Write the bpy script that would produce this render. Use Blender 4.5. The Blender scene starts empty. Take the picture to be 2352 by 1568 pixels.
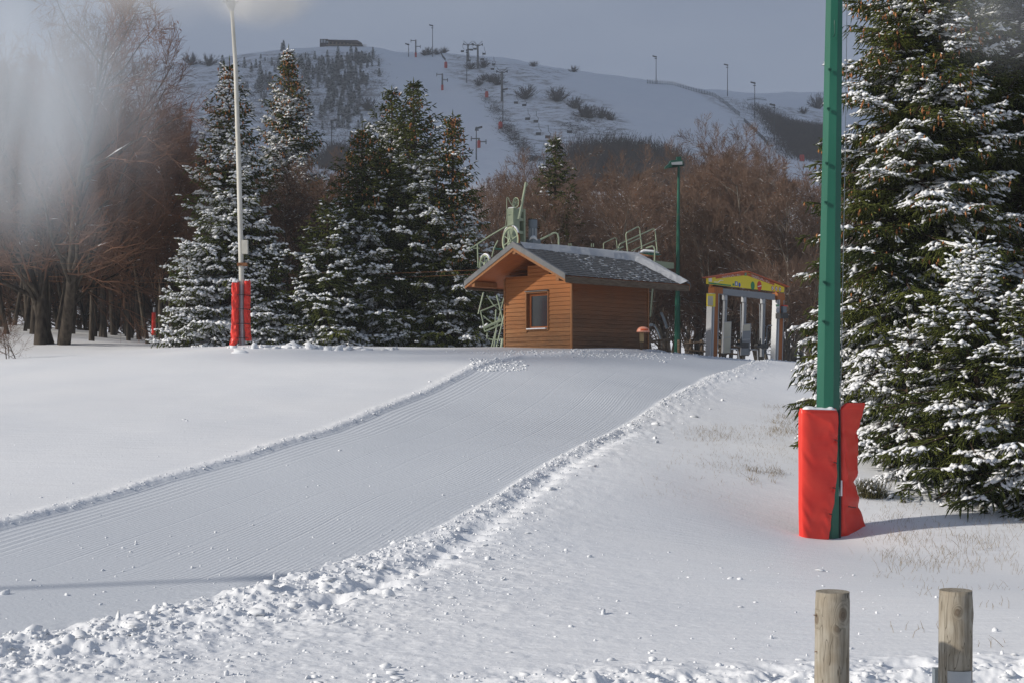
import bpy, math, random
import numpy as np
from mathutils import Vector, Matrix
R = math.radians
sc = bpy.context.scene
COL = sc.collection
# ------------------------------------------------------------------ camera
F = 3231.0; HX = 1176.0; HY = 880.0; CZ = 1.7     # focal length in photo units, horizon row, eye height
cam = bpy.data.cameras.new("camera"); cam.sensor_width = 36; cam.lens = 36*F/2352
cam.shift_y = 96/2352; cam.clip_start = 0.1; cam.clip_end = 6000
camo = bpy.data.objects.new("camera", cam); COL.objects.link(camo)
camo.location = (0, 0, CZ); camo.rotation_euler = (R(90), 0, 0); sc.camera = camo
# ------------------------------------------------------------------ light
SUN_EL = 27.0; SUN_AZ = -107.0          # azimuth clockwise from +Y
sv = Vector((math.sin(R(SUN_AZ))*math.cos(R(SUN_EL)), math.cos(R(SUN_AZ))*math.cos(R(SUN_EL)), math.sin(R(SUN_EL))))
sl = bpy.data.lights.new("sun", 'SUN'); sl.energy = 3.7; sl.angle = R(1.4); sl.color = (1.0, 0.93, 0.83)
so = bpy.data.objects.new("sun", sl); COL.objects.link(so); so.location = (-60, 0, 60)
so.rotation_euler = sv.to_track_quat('Z', 'Y').to_euler()
world = bpy.data.worlds.new("World"); sc.world = world; world.use_nodes = True
wn = world.node_tree; wn.nodes.clear()
def wnode(t, **k):
    n = wn.nodes.new(t)
    for a, b in k.items(): setattr(n, a, b)
    return n
wout = wnode('ShaderNodeOutputWorld'); wbg = wnode('ShaderNodeBackground')
wsky = wnode('ShaderNodeTexSky', sky_type='NISHITA', sun_disc=False, sun_elevation=R(SUN_EL), sun_rotation=R(SUN_AZ), altitude=1200, dust_density=2.0)
wmul = wnode('ShaderNodeVectorMath', operation='SCALE'); wmul.inputs['Scale'].default_value = 0.075
wtc = wnode('ShaderNodeTexCoord'); wsep = wnode('ShaderNodeSeparateXYZ')
wmr = wnode('ShaderNodeMapRange', interpolation_type='SMOOTHSTEP')
for k, v in (('From Min', -0.5), ('From Max', 0.55), ('To Min', 0.35), ('To Max', 0.93)): wmr.inputs[k].default_value = v
wnz = wnode('ShaderNodeTexNoise'); wnz.inputs['Scale'].default_value = 2.2; wnz.inputs['Detail'].default_value = 5
wmap = wnode('ShaderNodeMapping'); wmap.inputs['Scale'].default_value = (1, 1, 2.5)
wcr = wnode('ShaderNodeValToRGB')
wcr.color_ramp.elements[0].position = 0.32; wcr.color_ramp.elements[0].color = (0.172, 0.208, 0.292, 1)
wcr.color_ramp.elements[1].position = 0.72; wcr.color_ramp.elements[1].color = (0.255, 0.292, 0.365, 1)
wmix = wnode('ShaderNodeMix', data_type='RGBA')
L = wn.links.new
L(wtc.outputs['Generated'], wsep.inputs[0]); L(wsep.outputs['Y'], wmr.inputs['Value'])
L(wtc.outputs['Generated'], wmap.inputs['Vector']); L(wmap.outputs[0], wnz.inputs['Vector']); L(wnz.outputs['Fac'], wcr.inputs['Fac'])
L(wsky.outputs[0], wmul.inputs[0]); L(wmr.outputs[0], wmix.inputs['Factor'])
L(wmul.outputs[0], wmix.inputs['A']); L(wcr.outputs[0], wmix.inputs['B'])
L(wmix.outputs['Result'], wbg.inputs['Color']); L(wbg.outputs[0], wout.inputs['Surface'])
sc.view_settings.view_transform = 'Standard'; sc.view_settings.look = 'None'; sc.view_settings.gamma = 1
sc.view_settings.exposure = 0.14
cy = sc.cycles
cy.use_denoising = True; cy.max_bounces = 6; cy.diffuse_bounces = 3; cy.glossy_bounces = 2; cy.transmission_bounces = 4
cy.volume_bounces = 3; cy.transparent_max_bounces = 8; cy.caustics_reflective = False; cy.caustics_refractive = False
cy.sample_clamp_indirect = 4; cy.volume_step_rate = 3.0; cy.volume_max_steps = 96
# ------------------------------------------------------------------ materials
def mat(name, col, rough=0.7, spec=0.3, metal=0.0, col2=None, nscale=4.0, nstretch=(1, 1, 1), bump=0.0, bscale=40.0, coords='Object', detail=4, contrast=(0.35, 0.65)):
    m = bpy.data.materials.new(name); m.use_nodes = True
    nt = m.node_tree; b = nt.nodes['Principled BSDF']
    b.inputs['Base Color'].default_value = (*col, 1); b.inputs['Roughness'].default_value = rough
    b.inputs['Specular IOR Level'].default_value = spec; b.inputs['Metallic'].default_value = metal
    tc = nt.nodes.new('ShaderNodeTexCoord'); mp = nt.nodes.new('ShaderNodeMapping'); mp.inputs['Scale'].default_value = nstretch
    nt.links.new(tc.outputs[coords], mp.inputs['Vector'])
    if col2 is not None:
        nz = nt.nodes.new('ShaderNodeTexNoise'); nz.inputs['Scale'].default_value = nscale; nz.inputs['Detail'].default_value = detail
        nt.links.new(mp.outputs[0], nz.inputs['Vector'])
        cr = nt.nodes.new('ShaderNodeValToRGB'); cr.color_ramp.elements[0].position = contrast[0]; cr.color_ramp.elements[1].position = contrast[1]
        cr.color_ramp.elements[0].color = (*col, 1); cr.color_ramp.elements[1].color = (*col2, 1)
        nt.links.new(nz.outputs['Fac'], cr.inputs['Fac']); nt.links.new(cr.outputs[0], b.inputs['Base Color'])
    if bump:
        bn = nt.nodes.new('ShaderNodeTexNoise'); bn.inputs['Scale'].default_value = bscale; bn.inputs['Detail'].default_value = 4
        nt.links.new(mp.outputs[0], bn.inputs['Vector'])
        bp = nt.nodes.new('ShaderNodeBump'); bp.inputs['Strength'].default_value = bump; bp.inputs['Distance'].default_value = 0.02
        nt.links.new(bn.outputs['Fac'], bp.inputs['Height']); nt.links.new(bp.outputs[0], b.inputs['Normal'])
    return m
SNOWC = (0.80, 0.815, 0.84)
M = {}
M['snow'] = mat('snow', SNOWC, 0.6, 0.2, bump=0.25, bscale=18)
M['needle'] = mat('needle', (0.022, 0.034, 0.008), 0.75, 0.15, col2=(0.100, 0.112, 0.022), nscale=1.3)
M['needle_far'] = mat('needle_far', (0.035, 0.045, 0.04), 0.8, 0.1, col2=(0.06, 0.07, 0.06), nscale=0.4)
M['cone'] = mat('cone', (0.34, 0.135, 0.050), 0.6, 0.2, col2=(0.46, 0.21, 0.085), nscale=3)
M['bark'] = mat('bark', (0.12, 0.10, 0.082), 0.9, 0.1, col2=(0.26, 0.235, 0.20), nscale=2.5, nstretch=(3, 3, 0.8), bump=0.6, bscale=14)
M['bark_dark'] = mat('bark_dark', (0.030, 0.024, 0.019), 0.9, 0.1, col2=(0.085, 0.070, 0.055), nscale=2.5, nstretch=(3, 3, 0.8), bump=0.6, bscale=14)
M['bark_spruce'] = mat('bark_spruce', (0.05, 0.035, 0.025), 0.9, 0.1, col2=(0.10, 0.07, 0.05), nscale=3, bump=0.6, bscale=14)
M['twig'] = mat('twig', (0.13, 0.092, 0.072), 0.85, 0.1, col2=(0.25, 0.160, 0.115), nscale=0.25)
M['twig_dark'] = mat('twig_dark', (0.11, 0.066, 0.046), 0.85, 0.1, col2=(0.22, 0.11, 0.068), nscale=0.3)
M['leaf_dry'] = mat('leaf_dry', (0.16, 0.050, 0.018), 0.8, 0.1, col2=(0.24, 0.09, 0.03), nscale=1)
M['green_pole'] = mat('green_pole', (0.010, 0.098, 0.062), 0.42, 0.4, col2=(0.016, 0.118, 0.076), nscale=2.0, nstretch=(1, 1, .3), bump=0.03, bscale=30)
M['dark_green'] = mat('dark_green', (0.010, 0.075, 0.050), 0.45, 0.4)
M['station_green'] = mat('station_green', (0.25, 0.30, 0.205), 0.5, 0.4, col2=(0.32, 0.37, 0.26), nscale=3)
M['galv'] = mat('galv', (0.34, 0.36, 0.38), 0.45, 0.5, metal=0.4, col2=(0.46, 0.48, 0.50), nscale=6)
M['white_paint'] = mat('white_paint', (0.62, 0.60, 0.54), 0.5, 0.4, col2=(0.52, 0.50, 0.44), nscale=5, nstretch=(1, 1, .3))
M['grey_motor'] = mat('grey_motor', (0.16, 0.19, 0.22), 0.45, 0.4)
M['rust'] = mat('rust', (0.14, 0.06, 0.03), 0.85, 0.1, col2=(0.25, 0.12, 0.06), nscale=20)
M['black'] = mat('black', (0.015, 0.015, 0.016), 0.5, 0.4)
M['red_pvc'] = mat('red_pvc', (0.72, 0.030, 0.020), 0.42, 0.4, col2=(0.80, 0.050, 0.030), nscale=3, bump=0.10, bscale=7)
M['red_far'] = mat('red_far', (0.45, 0.04, 0.03), 0.7, 0.2)
M['mast_far'] = mat('mast_far', (0.05, 0.055, 0.06), 0.7, 0.3)
M['pylon_far'] = mat('pylon_far', (0.10, 0.10, 0.10), 0.7, 0.3)
M['shrub_far'] = mat('shrub_far', (0.035, 0.028, 0.028), 0.9, 0.1, col2=(0.06, 0.045, 0.04), nscale=0.3)
M['wood_far'] = mat('wood_far', (0.20, 0.15, 0.10), 0.9, 0.1, col2=(0.26, 0.20, 0.14), nscale=1)
M['roof_far'] = mat('roof_far', (0.05, 0.035, 0.03), 0.9, 0.1)
M['slate'] = mat('slate', (0.065, 0.068, 0.07), 0.6, 0.35, col2=(0.13, 0.13, 0.13), nscale=7, bump=0.2)
M['zinc'] = mat('zinc', (0.13, 0.135, 0.14), 0.5, 0.5, col2=(0.17, 0.17, 0.17), nscale=5)
M['fascia'] = mat('fascia', (0.09, 0.062, 0.042), 0.8, 0.2, col2=(0.16, 0.12, 0.085), nscale=5, nstretch=(1, 1, 6))
M['glass'] = mat('glass', (0.035, 0.04, 0.045), 0.08, 0.6)
M['glass_lamp'] = mat('glass_lamp', (0.35, 0.37, 0.38), 0.1, 0.8)
M['yellow'] = mat('yellow', (0.80, 0.62, 0.02), 0.5, 0.3)
M['sign_red'] = mat('sign_red', (0.44, 0.085, 0.022), 0.5, 0.3)
M['sign_white'] = mat('sign_white', (0.72, 0.70, 0.66), 0.5, 0.3)
M['sign_blue'] = mat('sign_blue', (0.03, 0.10, 0.42), 0.5, 0.3)
M['sign_green'] = mat('sign_green', (0.02, 0.22, 0.08), 0.5, 0.3)
M['stop_red'] = mat('stop_red', (0.60, 0.03, 0.02), 0.5, 0.3)
M['alu'] = mat('alu', (0.42, 0.43, 0.44), 0.4, 0.5, metal=0.3, col2=(0.42, 0.43, 0.45), nscale=2)
M['beam_grey'] = mat('beam_grey', (0.21, 0.22, 0.235), 0.5, 0.4, metal=0.2)
M['post_orange'] = mat('post_orange', (0.34, 0.115, 0.035), 0.7, 0.2, col2=(0.42, 0.15, 0.05), nscale=4, nstretch=(4, 4, .5))
M['cream'] = mat('cream', (0.58, 0.53, 0.42), 0.6, 0.2, col2=(0.50, 0.45, 0.35), nscale=2)
M['hood_orange'] = mat('hood_orange', (0.85, 0.36, 0.24), 0.35, 0.4)
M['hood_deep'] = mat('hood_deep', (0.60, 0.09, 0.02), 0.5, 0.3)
M['grass_dry'] = mat('grass_dry', (0.20, 0.15, 0.085), 0.9, 0.1, col2=(0.30, 0.23, 0.13), nscale=3)
M['heather'] = mat('heather', (0.045, 0.050, 0.025), 0.9, 0.1, col2=(0.11, 0.10, 0.05), nscale=6)
def wood_boards(name, c1, c2, c3):
    m = mat(name, c1, 0.7, 0.25); nt = m.node_tree; b = nt.nodes['Principled BSDF']; lk = nt.links.new
    tc = nt.nodes.new('ShaderNodeTexCoord'); sp = nt.nodes.new('ShaderNodeSeparateXYZ'); lk(tc.outputs['Object'], sp.inputs[0])
    # one tone for each board (board pitch 0.095 m), streaky grain along it, more weathered low down
    dv = nt.nodes.new('ShaderNodeMath'); dv.operation = 'DIVIDE'; dv.inputs[1].default_value = 0.13; lk(sp.outputs['Z'], dv.inputs[0])
    fl = nt.nodes.new('ShaderNodeMath'); fl.operation = 'FLOOR'; lk(dv.outputs[0], fl.inputs[0])
    wnn = nt.nodes.new('ShaderNodeTexWhiteNoise'); wnn.noise_dimensions = '1D'; lk(fl.outputs[0], wnn.inputs['W'])
    mp = nt.nodes.new('ShaderNodeMapping'); mp.inputs['Scale'].default_value = (1.0, 1.0, 14); lk(tc.outputs['Object'], mp.inputs['Vector'])
    nz = nt.nodes.new('ShaderNodeTexNoise'); nz.inputs['Scale'].default_value = 3.0; nz.inputs['Detail'].default_value = 6; nz.inputs['Roughness'].default_value = .65; lk(mp.outputs[0], nz.inputs['Vector'])
    ad = nt.nodes.new('ShaderNodeMath'); ad.operation = 'MULTIPLY_ADD'; ad.inputs[1].default_value = 0.28; lk(wnn.outputs['Value'], ad.inputs[0]); lk(nz.outputs['Fac'], ad.inputs[2])
    cr = nt.nodes.new('ShaderNodeValToRGB'); e = cr.color_ramp.elements
    e[0].position = 0.38; e[0].color = (*c2, 1); e[1].position = 0.85; e[1].color = (*c1, 1)
    lk(ad.outputs[0], cr.inputs['Fac'])
    n2 = nt.nodes.new('ShaderNodeTexNoise'); n2.inputs['Scale'].default_value = 1.6; n2.inputs['Detail'].default_value = 3; lk(tc.outputs['Object'], n2.inputs['Vector'])
    mr = nt.nodes.new('ShaderNodeMath'); mr.operation = 'MULTIPLY_ADD'; mr.inputs[1].default_value = 0.9; lk(n2.outputs['Fac'], mr.inputs[0])
    zz = nt.nodes.new('ShaderNodeMapRange'); zz.inputs['From Min'].default_value = 2.6; zz.inputs['From Max'].default_value = 5.2; zz.inputs['To Min'].default_value = -.6; zz.inputs['To Max'].default_value = .55
    lk(sp.outputs['Z'], zz.inputs['Value']); lk(zz.outputs[0], mr.inputs[2])
    mx = nt.nodes.new('ShaderNodeMix'); mx.data_type = 'RGBA'; mx.inputs['B'].default_value = (*c3, 1)
    lk(mr.outputs[0], mx.inputs['Factor']); lk(cr.outputs[0], mx.inputs['A']); lk(mx.outputs['Result'], b.inputs['Base Color'])
    bp = nt.nodes.new('ShaderNodeBump'); bp.inputs['Strength'].default_value = .3; bp.inputs['Distance'].default_value = .01
    lk(nz.outputs['Fac'], bp.inputs['Height']); lk(bp.outputs[0], b.inputs['Normal'])
    return m
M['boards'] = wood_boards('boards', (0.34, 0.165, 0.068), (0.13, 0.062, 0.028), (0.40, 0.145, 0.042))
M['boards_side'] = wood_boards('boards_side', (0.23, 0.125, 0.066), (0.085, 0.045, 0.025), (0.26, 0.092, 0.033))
M['soffit'] = mat('soffit', (0.42, 0.13, 0.035), 0.6, 0.25, col2=(0.34, 0.10, 0.03), nscale=4, nstretch=(1, 6, 1))
M['trim_wood'] = mat('trim_wood', (0.34, 0.15, 0.055), 0.6, 0.3, col2=(0.26, 0.11, 0.04), nscale=6, nstretch=(6, 6, .6))
# ------------------------------------------------------------------ mesh helpers
def tag(o, label=None, cat=None, group=None, kind=None):
    if label: o['label'] = label
    if cat: o['category'] = cat
    if group: o['group'] = group
    if kind: o['kind'] = kind
    return o
def empty(name, loc, label, cat, group=None, rz=0.0):
    o = bpy.data.objects.new(name, None); o.empty_display_size = 0.3; COL.objects.link(o)
    o.location = loc; o.rotation_euler = (0, 0, rz); tag(o, label, cat, group); bpy.context.view_layer.update()
    return o
def link(name, me, m, parent=None, smooth=False, world=True):
    """world=True: the mesh is written in world coordinates, so undo the parent's transform"""
    if m is not None: me.materials.append(m)
    o = bpy.data.objects.new(name, me); COL.objects.link(o)
    if parent is not None:
        o.parent = parent
        if world: o.matrix_parent_inverse = parent.matrix_world.inverted()
    if smooth: me.polygons.foreach_set('use_smooth', np.ones(len(me.polygons), bool))
    return o
def np_mesh(name, V, Fc):
    """V (n,3); Fc (m,k) all faces of the same size"""
    me = bpy.data.meshes.new(name); V = np.asarray(V, np.float32); Fc = np.asarray(Fc, np.int32)
    k = Fc.shape[1]; me.vertices.add(len(V)); me.vertices.foreach_set('co', V.ravel())
    me.loops.add(Fc.size); me.loops.foreach_set('vertex_index', Fc.ravel())
    me.polygons.add(len(Fc)); me.polygons.foreach_set('loop_start', np.arange(0, Fc.size, k, dtype=np.int32))
    me.update(calc_edges=True); return me
class MB:
    def __init__(s): s.v = []; s.f = []
    def add(s, vs, fs):
        n = len(s.v); s.v += [tuple(v) for v in vs]; s.f += [tuple(i+n for i in f) for f in fs]; return s
    def box(s, c, size, ax=None, ay=None, az=None):
        c = Vector(c); ax = Vector(ax or (1, 0, 0)).normalized(); ay = Vector(ay or (0, 1, 0)).normalized(); az = Vector(az or (0, 0, 1)).normalized()
        hx, hy, hz = [q/2 for q in size]
        vs = [c+ax*hx*i+ay*hy*j+az*hz*k for i in (-1, 1) for j in (-1, 1) for k in (-1, 1)]
        return s.add(vs, [(0, 1, 3, 2), (4, 6, 7, 5), (0, 4, 5, 1), (2, 3, 7, 6), (0, 2, 6, 4), (1, 5, 7, 3)])
    def tube(s, pts, r, n=8, cap=True, rot=0.0):
        pts = [Vector(p) for p in pts]; rs = r if isinstance(r, (list, tuple)) else [r]*len(pts)
        vs = []; fs = []; up = None
        for i, p in enumerate(pts):
            t = (pts[min(i+1, len(pts)-1)]-pts[max(i-1, 0)]).normalized()
            if up is None: up = Vector((0, 0, 1)) if abs(t.z) < .9 else Vector((0, -1, 0))
            a = (up - t*up.dot(t)).normalized(); b = t.cross(a); up = a
            for k in range(n):
                q = 2*math.pi*k/n+rot; vs.append(p+a*math.cos(q)*rs[i]+b*math.sin(q)*rs[i])
        for i in range(len(pts)-1):
            for k in range(n): fs.append((i*n+k, i*n+(k+1) % n, (i+1)*n+(k+1) % n, (i+1)*n+k))
        if cap: fs.append(tuple(range(n))[::-1]); fs.append(tuple((len(pts)-1)*n+k for k in range(n)))
        return s.add(vs, fs)
    def prism(s, poly, off):
        """closed polygon (3-D points) extruded by vector off"""
        n = len(poly); P = [Vector(p) for p in poly]; off = Vector(off)
        return s.add(P+[p+off for p in P], [tuple(range(n))[::-1], tuple(range(n, 2*n))]+[(i, (i+1) % n, (i+1) % n+n, i+n) for i in range(n)])
    def ring(s, c, ax, R0, R1, th, n=32):
        """annular disc (wheel rim) about axis ax"""
        c = Vector(c); ax = Vector(ax).normalized(); u = ax.orthogonal().normalized(); w = ax.cross(u); vs = []; fs = []
        for k in range(n):
            q = 2*math.pi*k/n; d = u*math.cos(q)+w*math.sin(q)
            vs += [c+d*R0-ax*th/2, c+d*R1-ax*th/2, c+d*R1+ax*th/2, c+d*R0+ax*th/2]
        for k in range(n):
            a = 4*k; b = 4*((k+1) % n)
            for i in range(4): fs.append((a+i, b+i, b+(i+1) % 4, a+(i+1) % 4))
        return s.add(vs, fs)
    def build(s, name, m, parent=None, smooth=False, world=True):
        me = bpy.data.meshes.new(name); me.from_pydata(s.v, [], s.f); me.update()
        import bmesh
        bm = bmesh.new(); bm.from_mesh(me); bmesh.ops.recalc_face_normals(bm, faces=bm.faces); bm.to_mesh(me); bm.free()
        return link(name, me, m, parent, smooth, world)
def P(px, py, Y): return Vector(((px-HX)/F*Y, Y, CZ+(HY-py)/F*Y))
# ------------------------------------------------------------------ noise
def hash2(ix, iy, seed):
    h = (ix.astype(np.int64)*374761393 + iy.astype(np.int64)*668265263 + int(seed)*974711) & 0xffffffff
    h = ((h ^ (h >> 13))*1274126177) & 0xffffffff
    return ((h ^ (h >> 16)) & 0xffff)/65535.0
def vnoise(x, y, seed=0):
    x = np.asarray(x, float); y = np.asarray(y, float)
    ix = np.floor(x); iy = np.floor(y); fx = x-ix; fy = y-iy
    fx = fx*fx*(3-2*fx); fy = fy*fy*(3-2*fy)
    a = hash2(ix, iy, seed); b = hash2(ix+1, iy, seed); c = hash2(ix, iy+1, seed); d = hash2(ix+1, iy+1, seed)
    return (a*(1-fx)+b*fx)*(1-fy)+(c*(1-fx)+d*fx)*fy
def fbm(x, y, oct=4, seed=0, g=0.5):
    s = 0; a = 1; t = 0
    for o in range(oct):
        s = s+a*vnoise(x*2**o+17.3*o, y*2**o-9.1*o, seed+o); t += a; a *= g
    return s/t
def sstep(a, b, x):
    t = np.clip((x-a)/(b-a), 0, 1); return t*t*(3-2*t)
# ------------------------------------------------------------------ terrain
class TPS:
    def __init__(s, pts, lam=1e-3):
        s.c = np.array([(p[0], p[1]) for p in pts], float); z = np.array([p[2] for p in pts], float); n = len(z)
        d = np.hypot(s.c[:, None, 0]-s.c[None, :, 0], s.c[:, None, 1]-s.c[None, :, 1])
        K = np.where(d > 0, d*d*np.log(d+1e-12), 0)+np.eye(n)*lam
        Pm = np.c_[np.ones(n), s.c]; A = np.zeros((n+3, n+3)); A[:n, :n] = K; A[:n, n:] = Pm; A[n:, :n] = Pm.T
        s.w = np.linalg.solve(A, np.r_[z, 0, 0, 0])
    def __call__(s, x, y):
        x = np.asarray(x, float); y = np.asarray(y, float); o = np.full(x.shape, s.w[-3])+s.w[-2]*x+s.w[-1]*y
        for i, (a, b) in enumerate(s.c):
            r2 = (x-a)**2+(y-b)**2; o = o+s.w[i]*0.5*r2*np.log(r2+1e-12)
        return o
near_pts = [(0, 1568, 8), (1176, 1568, 8), (2352, 1568, 8), (-900, 1568, 8), (3200, 1568, 8), (0, 1400, 11), (1176, 1400, 10.8), (2352, 1400, 11), (1800, 1400, 11.4),
    (0, 1200, 16), (600, 1200, 16.5), (1200, 1200, 17), (1700, 1240, 18), (1895, 1230, 20), (2352, 1290, 18), (2100, 1240, 19.3), (-900, 1200, 16), (3200, 1250, 18),
    (2352, 1165, 21.5), (2130, 1095, 23), (1960, 1042, 25), (1500, 1100, 21), (1750, 1100, 22), (1000, 1100, 20), (400, 1100, 20), (0, 1100, 20),
    (500, 1000, 24), (0, 1000, 24), (0, 900, 32), (600, 900, 31), (1000, 900, 31), (0, 822, 42), (200, 813, 42), (400, 805, 43), (550, 792, 43), (800, 797, 43),
    (980, 800, 42.5), (1150, 803, 42), (1313, 803, 41.5), (1490, 804, 43.5), (1620, 820, 48), (1800, 831, 49), (1400, 900, 32), (1700, 900, 35),
    (1300, 1000, 25.5), (1700, 1000, 28), (1850, 950, 32), (2000, 930, 35), (2352, 960, 33), (2352, 860, 55), (-900, 900, 32), (3200, 950, 33),
    (0, 745, 90), (200, 764, 72), (390, 792, 56), (0, 803, 50), (200, 800, 50), (700, 838, 60), (1300, 842, 65), (1700, 850, 62), (2200, 850, 62), (1200, 842, 95), (1900, 842, 95), (500, 800, 95), (-900, 760, 90), (3200, 850, 90)]
near_tps = TPS([tuple(P(*q)) for q in near_pts]+[(0, -8, 0), (-15, 0, 0), (15, 0, -0.1), (0, 2, 0), (-15, -15, 0), (15, -15, 0)])
hill_pts = [(-1200, 240, 520), (-500, 215, 520), (0, 205, 520), (440, 152, 520), (560, 130, 520), (650, 119, 515), (735, 109, 505), (830, 111, 500), (880, 120, 500), (920, 134, 500), (985, 132, 500), (1030, 122, 505), (1070, 126, 515), (1150, 146, 530), (1260, 158, 545), (1400, 178, 550), (1490, 190, 520), (1560, 199, 500), (1610, 211, 485), (1650, 232, 465), (1700, 262, 430), (1740, 300, 390),
    (1760, 222, 560), (1870, 216, 640), (2100, 230, 700), (2352, 250, 740), (3400, 300, 740), (1800, 262, 470), (1830, 300, 420), (1880, 330, 380), (2352, 380, 380), (3400, 430, 380),
    (1000, 200, 430), (1150, 290, 350), (800, 300, 380), (700, 350, 330), (400, 330, 340), (0, 350, 330), (-1200, 380, 330), (1300, 320, 330), (1500, 320, 330), (1650, 330, 340), (1780, 345, 330), (1850, 390, 280), (1840, 480, 215), (1950, 480, 230)]
hp = [tuple(P(*q)) for q in hill_pts]+[(x, 150, 6.0) for x in (-250, -120, -40, 20, 80, 150, 300)]+[(x, 190, 16.0) for x in (-120, -30, 60)]+[(x, 900, z) for x, z in ((-500, 95), (-150, 95), (0, 95), (150, 90), (350, 120), (600, 120))]
hill_tps = TPS(hp, 1.0)
def terrain(x, y):
    x = np.asarray(x, float); y = np.asarray(y, float)
    t = sstep(105, 150, y); zn = near_tps(x, y); zh = hill_tps(x, np.maximum(y, 100))
    r = np.hypot(x, y)
    zn = np.where(r < 130, zn, 3.0)
    z = zn*(1-t)+zh*t
    az = np.degrees(np.arctan2(np.abs(x), y)); w = 1-sstep(38, 62, az)*sstep(3, 12, r)
    far = 1-sstep(900, 1300, y)
    z = z*w*far+(1-far)*60*w
    # drifts
    z = z+(fbm(x*.28, y*.28, 3, 5)-.5)*.10*sstep(10, 25, r)*(1-sstep(100, 140, y))
    return z
def gz(x, y): return float(terrain(np.array([x]), np.array([y]))[0])
def hit(px, py, Y0=6.0, Y1=60.0):
    """where the sight line through a photo point meets the near snow"""
    Ys = np.linspace(Y0, Y1, 1600); X = (px-HX)/F*Ys; Z = CZ+(HY-py)/F*Ys
    d = Z-near_tps(X, Ys); i = np.argmax(d < 0)
    if d[i] >= 0: i = np.argmin(d)
    return np.array([X[i], Ys[i]])
EL = [hit(*q) for q in ((-250, 1275), (0, 1203), (200, 1150), (370, 1102), (560, 1050), (760, 985), (880, 940), (1000, 890), (1080, 850), (1130, 829), (1200, 815))]+[np.array(P(1340, 806, 40.6))[:2], np.array(P(1500, 806, 43))[:2], np.array(P(1640, 806, 55))[:2]]
ER = [hit(*q) for q in ((-250, 1530), (0, 1473), (300, 1422), (600, 1345), (850, 1270), (1000, 1212), (1180, 1110), (1300, 1040), (1420, 980), (1530, 915), (1620, 865), (1690, 846))]+[np.array(P(1800, 833, 48))[:2], np.array(P(1850, 835, 60))[:2]]
def poly_dist(x, y, pl):
    best = np.full(x.shape, 1e9); sgn = np.zeros(x.shape); along = np.zeros(x.shape); acc = 0
    for a, b in zip(pl[:-1], pl[1:]):
        d = b-a; l = np.hypot(*d); t = np.clip(((x-a[0])*d[0]+(y-a[1])*d[1])/l**2, 0, 1)
        qx = x-a[0]-t*d[0]; qy = y-a[1]-t*d[1]; dd = np.hypot(qx, qy); m = dd < best
        s = np.sign(d[0]*(y-a[1])-d[1]*(x-a[0]))
        best = np.where(m, dd, best); sgn = np.where(m, s, sgn); along = np.where(m, acc+t*l, along); acc += l
    return best, sgn, along       # sgn > 0: left of the line
def surface(x, y):
    """terrain plus the groomed piste, its berms and the churned snow; returns z, piste mask, cross coordinate"""
    z = terrain(x, y)
    dl, sl_, al = poly_dist(x, y, EL); dr, sr_, ar = poly_dist(x, y, ER)
    inl = dl*(-sl_); inr = dr*sr_                    # >0 inside
    m = sstep(-.05, .12, inl)*sstep(-.05, .12, inr)
    u = np.clip(inl, -1, 40)/np.maximum(inl+inr, .5)*7.5
    u = np.where(inl < 1.6, inl, u*0+inl)
    z = z-0.04*m
    n1 = fbm(x*3.2, y*3.2, 4, 11); n2 = fbm(x*9, y*9, 3, 23)
    front = 1-sstep(38, 46, y)
    z = z+np.exp(-((inl+.10)/.16)**2)*(.008+.035*n2)*front
    far_r = sstep(20, 9, y)
    wid = .22+.60*far_r
    berm = np.exp(-((inr+wid*.8)/wid)**2)
    z = z+berm*(.30+.45*far_r)*(.01+.16*np.maximum(n1-.42, 0)*1.4+.09*(n2-.4))*front
    rough = np.exp(-np.maximum(-inr-.3, 0)/(.5+1.0*far_r))*(inr < 0)
    z = z+rough*(.07*(fbm(x*7, y*7, 3, 31)-.45)+(.07*np.maximum(fbm(x*13, y*13, 3, 37)-.52, 0)+.11*np.maximum(fbm(x*5, y*5, 3, 39)-.55, 0))*far_r)*front
    # a tracked vehicle's tread beside the piste
    tread = np.exp(-((inr+1.35*wid)/.16)**2)*(y > 11)*(y < 27)
    z = z-tread*.07+tread*.04*np.sin(ar*14)*(y < 27)
    # ploughed bank along the road at the bottom of the picture
    yb = 8.0+.10*x+.5*(fbm(x*.8, y*0+3, 3, 77)-.5)
    bank = np.exp(-((y-yb)/.42)**2)*sstep(-1.2, .6, x)
    z = z+bank*(-.05+.26*np.maximum(fbm(x*5, y*5, 4, 41)-.35, 0))
    return z, m, inl
azf = np.radians(np.linspace(-22.5, 22.5, 900)); azc = np.radians(np.r_[np.linspace(-180, -24, 70)[:-1]]); az = np.r_[azc, azf, -azc[::-1][:-1]]
rr = np.r_[[0.3, 1, 2, 3], np.geomspace(4, 7, 40)[:-1], np.geomspace(7, 16, 430)[:-1], np.geomspace(16, 60, 330), np.geomspace(61, 150, 60)]
A, RR = np.meshgrid(az, rr); X = np.sin(A)*RR; Y = np.cos(A)*RR
Z, TM, TU = surface(X.ravel(), Y.ravel())
nr, nc = A.shape
def grid_faces(nr, nc, wrap):
    i, j = np.meshgrid(np.arange(nr-1), np.arange(nc if wrap else nc-1), indexing='ij'); j2 = (j+1) % nc
    return np.stack([i*nc+j, i*nc+j2, (i+1)*nc+j2, (i+1)*nc+j], -1).reshape(-1, 4)[:, ::-1]
me = np_mesh('ground', np.c_[X.ravel(), Y.ravel(), Z], grid_faces(nr, nc, True))
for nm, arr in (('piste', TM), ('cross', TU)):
    at = me.attributes.new(nm, 'FLOAT', 'POINT'); at.data.foreach_set('value', arr.astype(np.float32))
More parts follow.
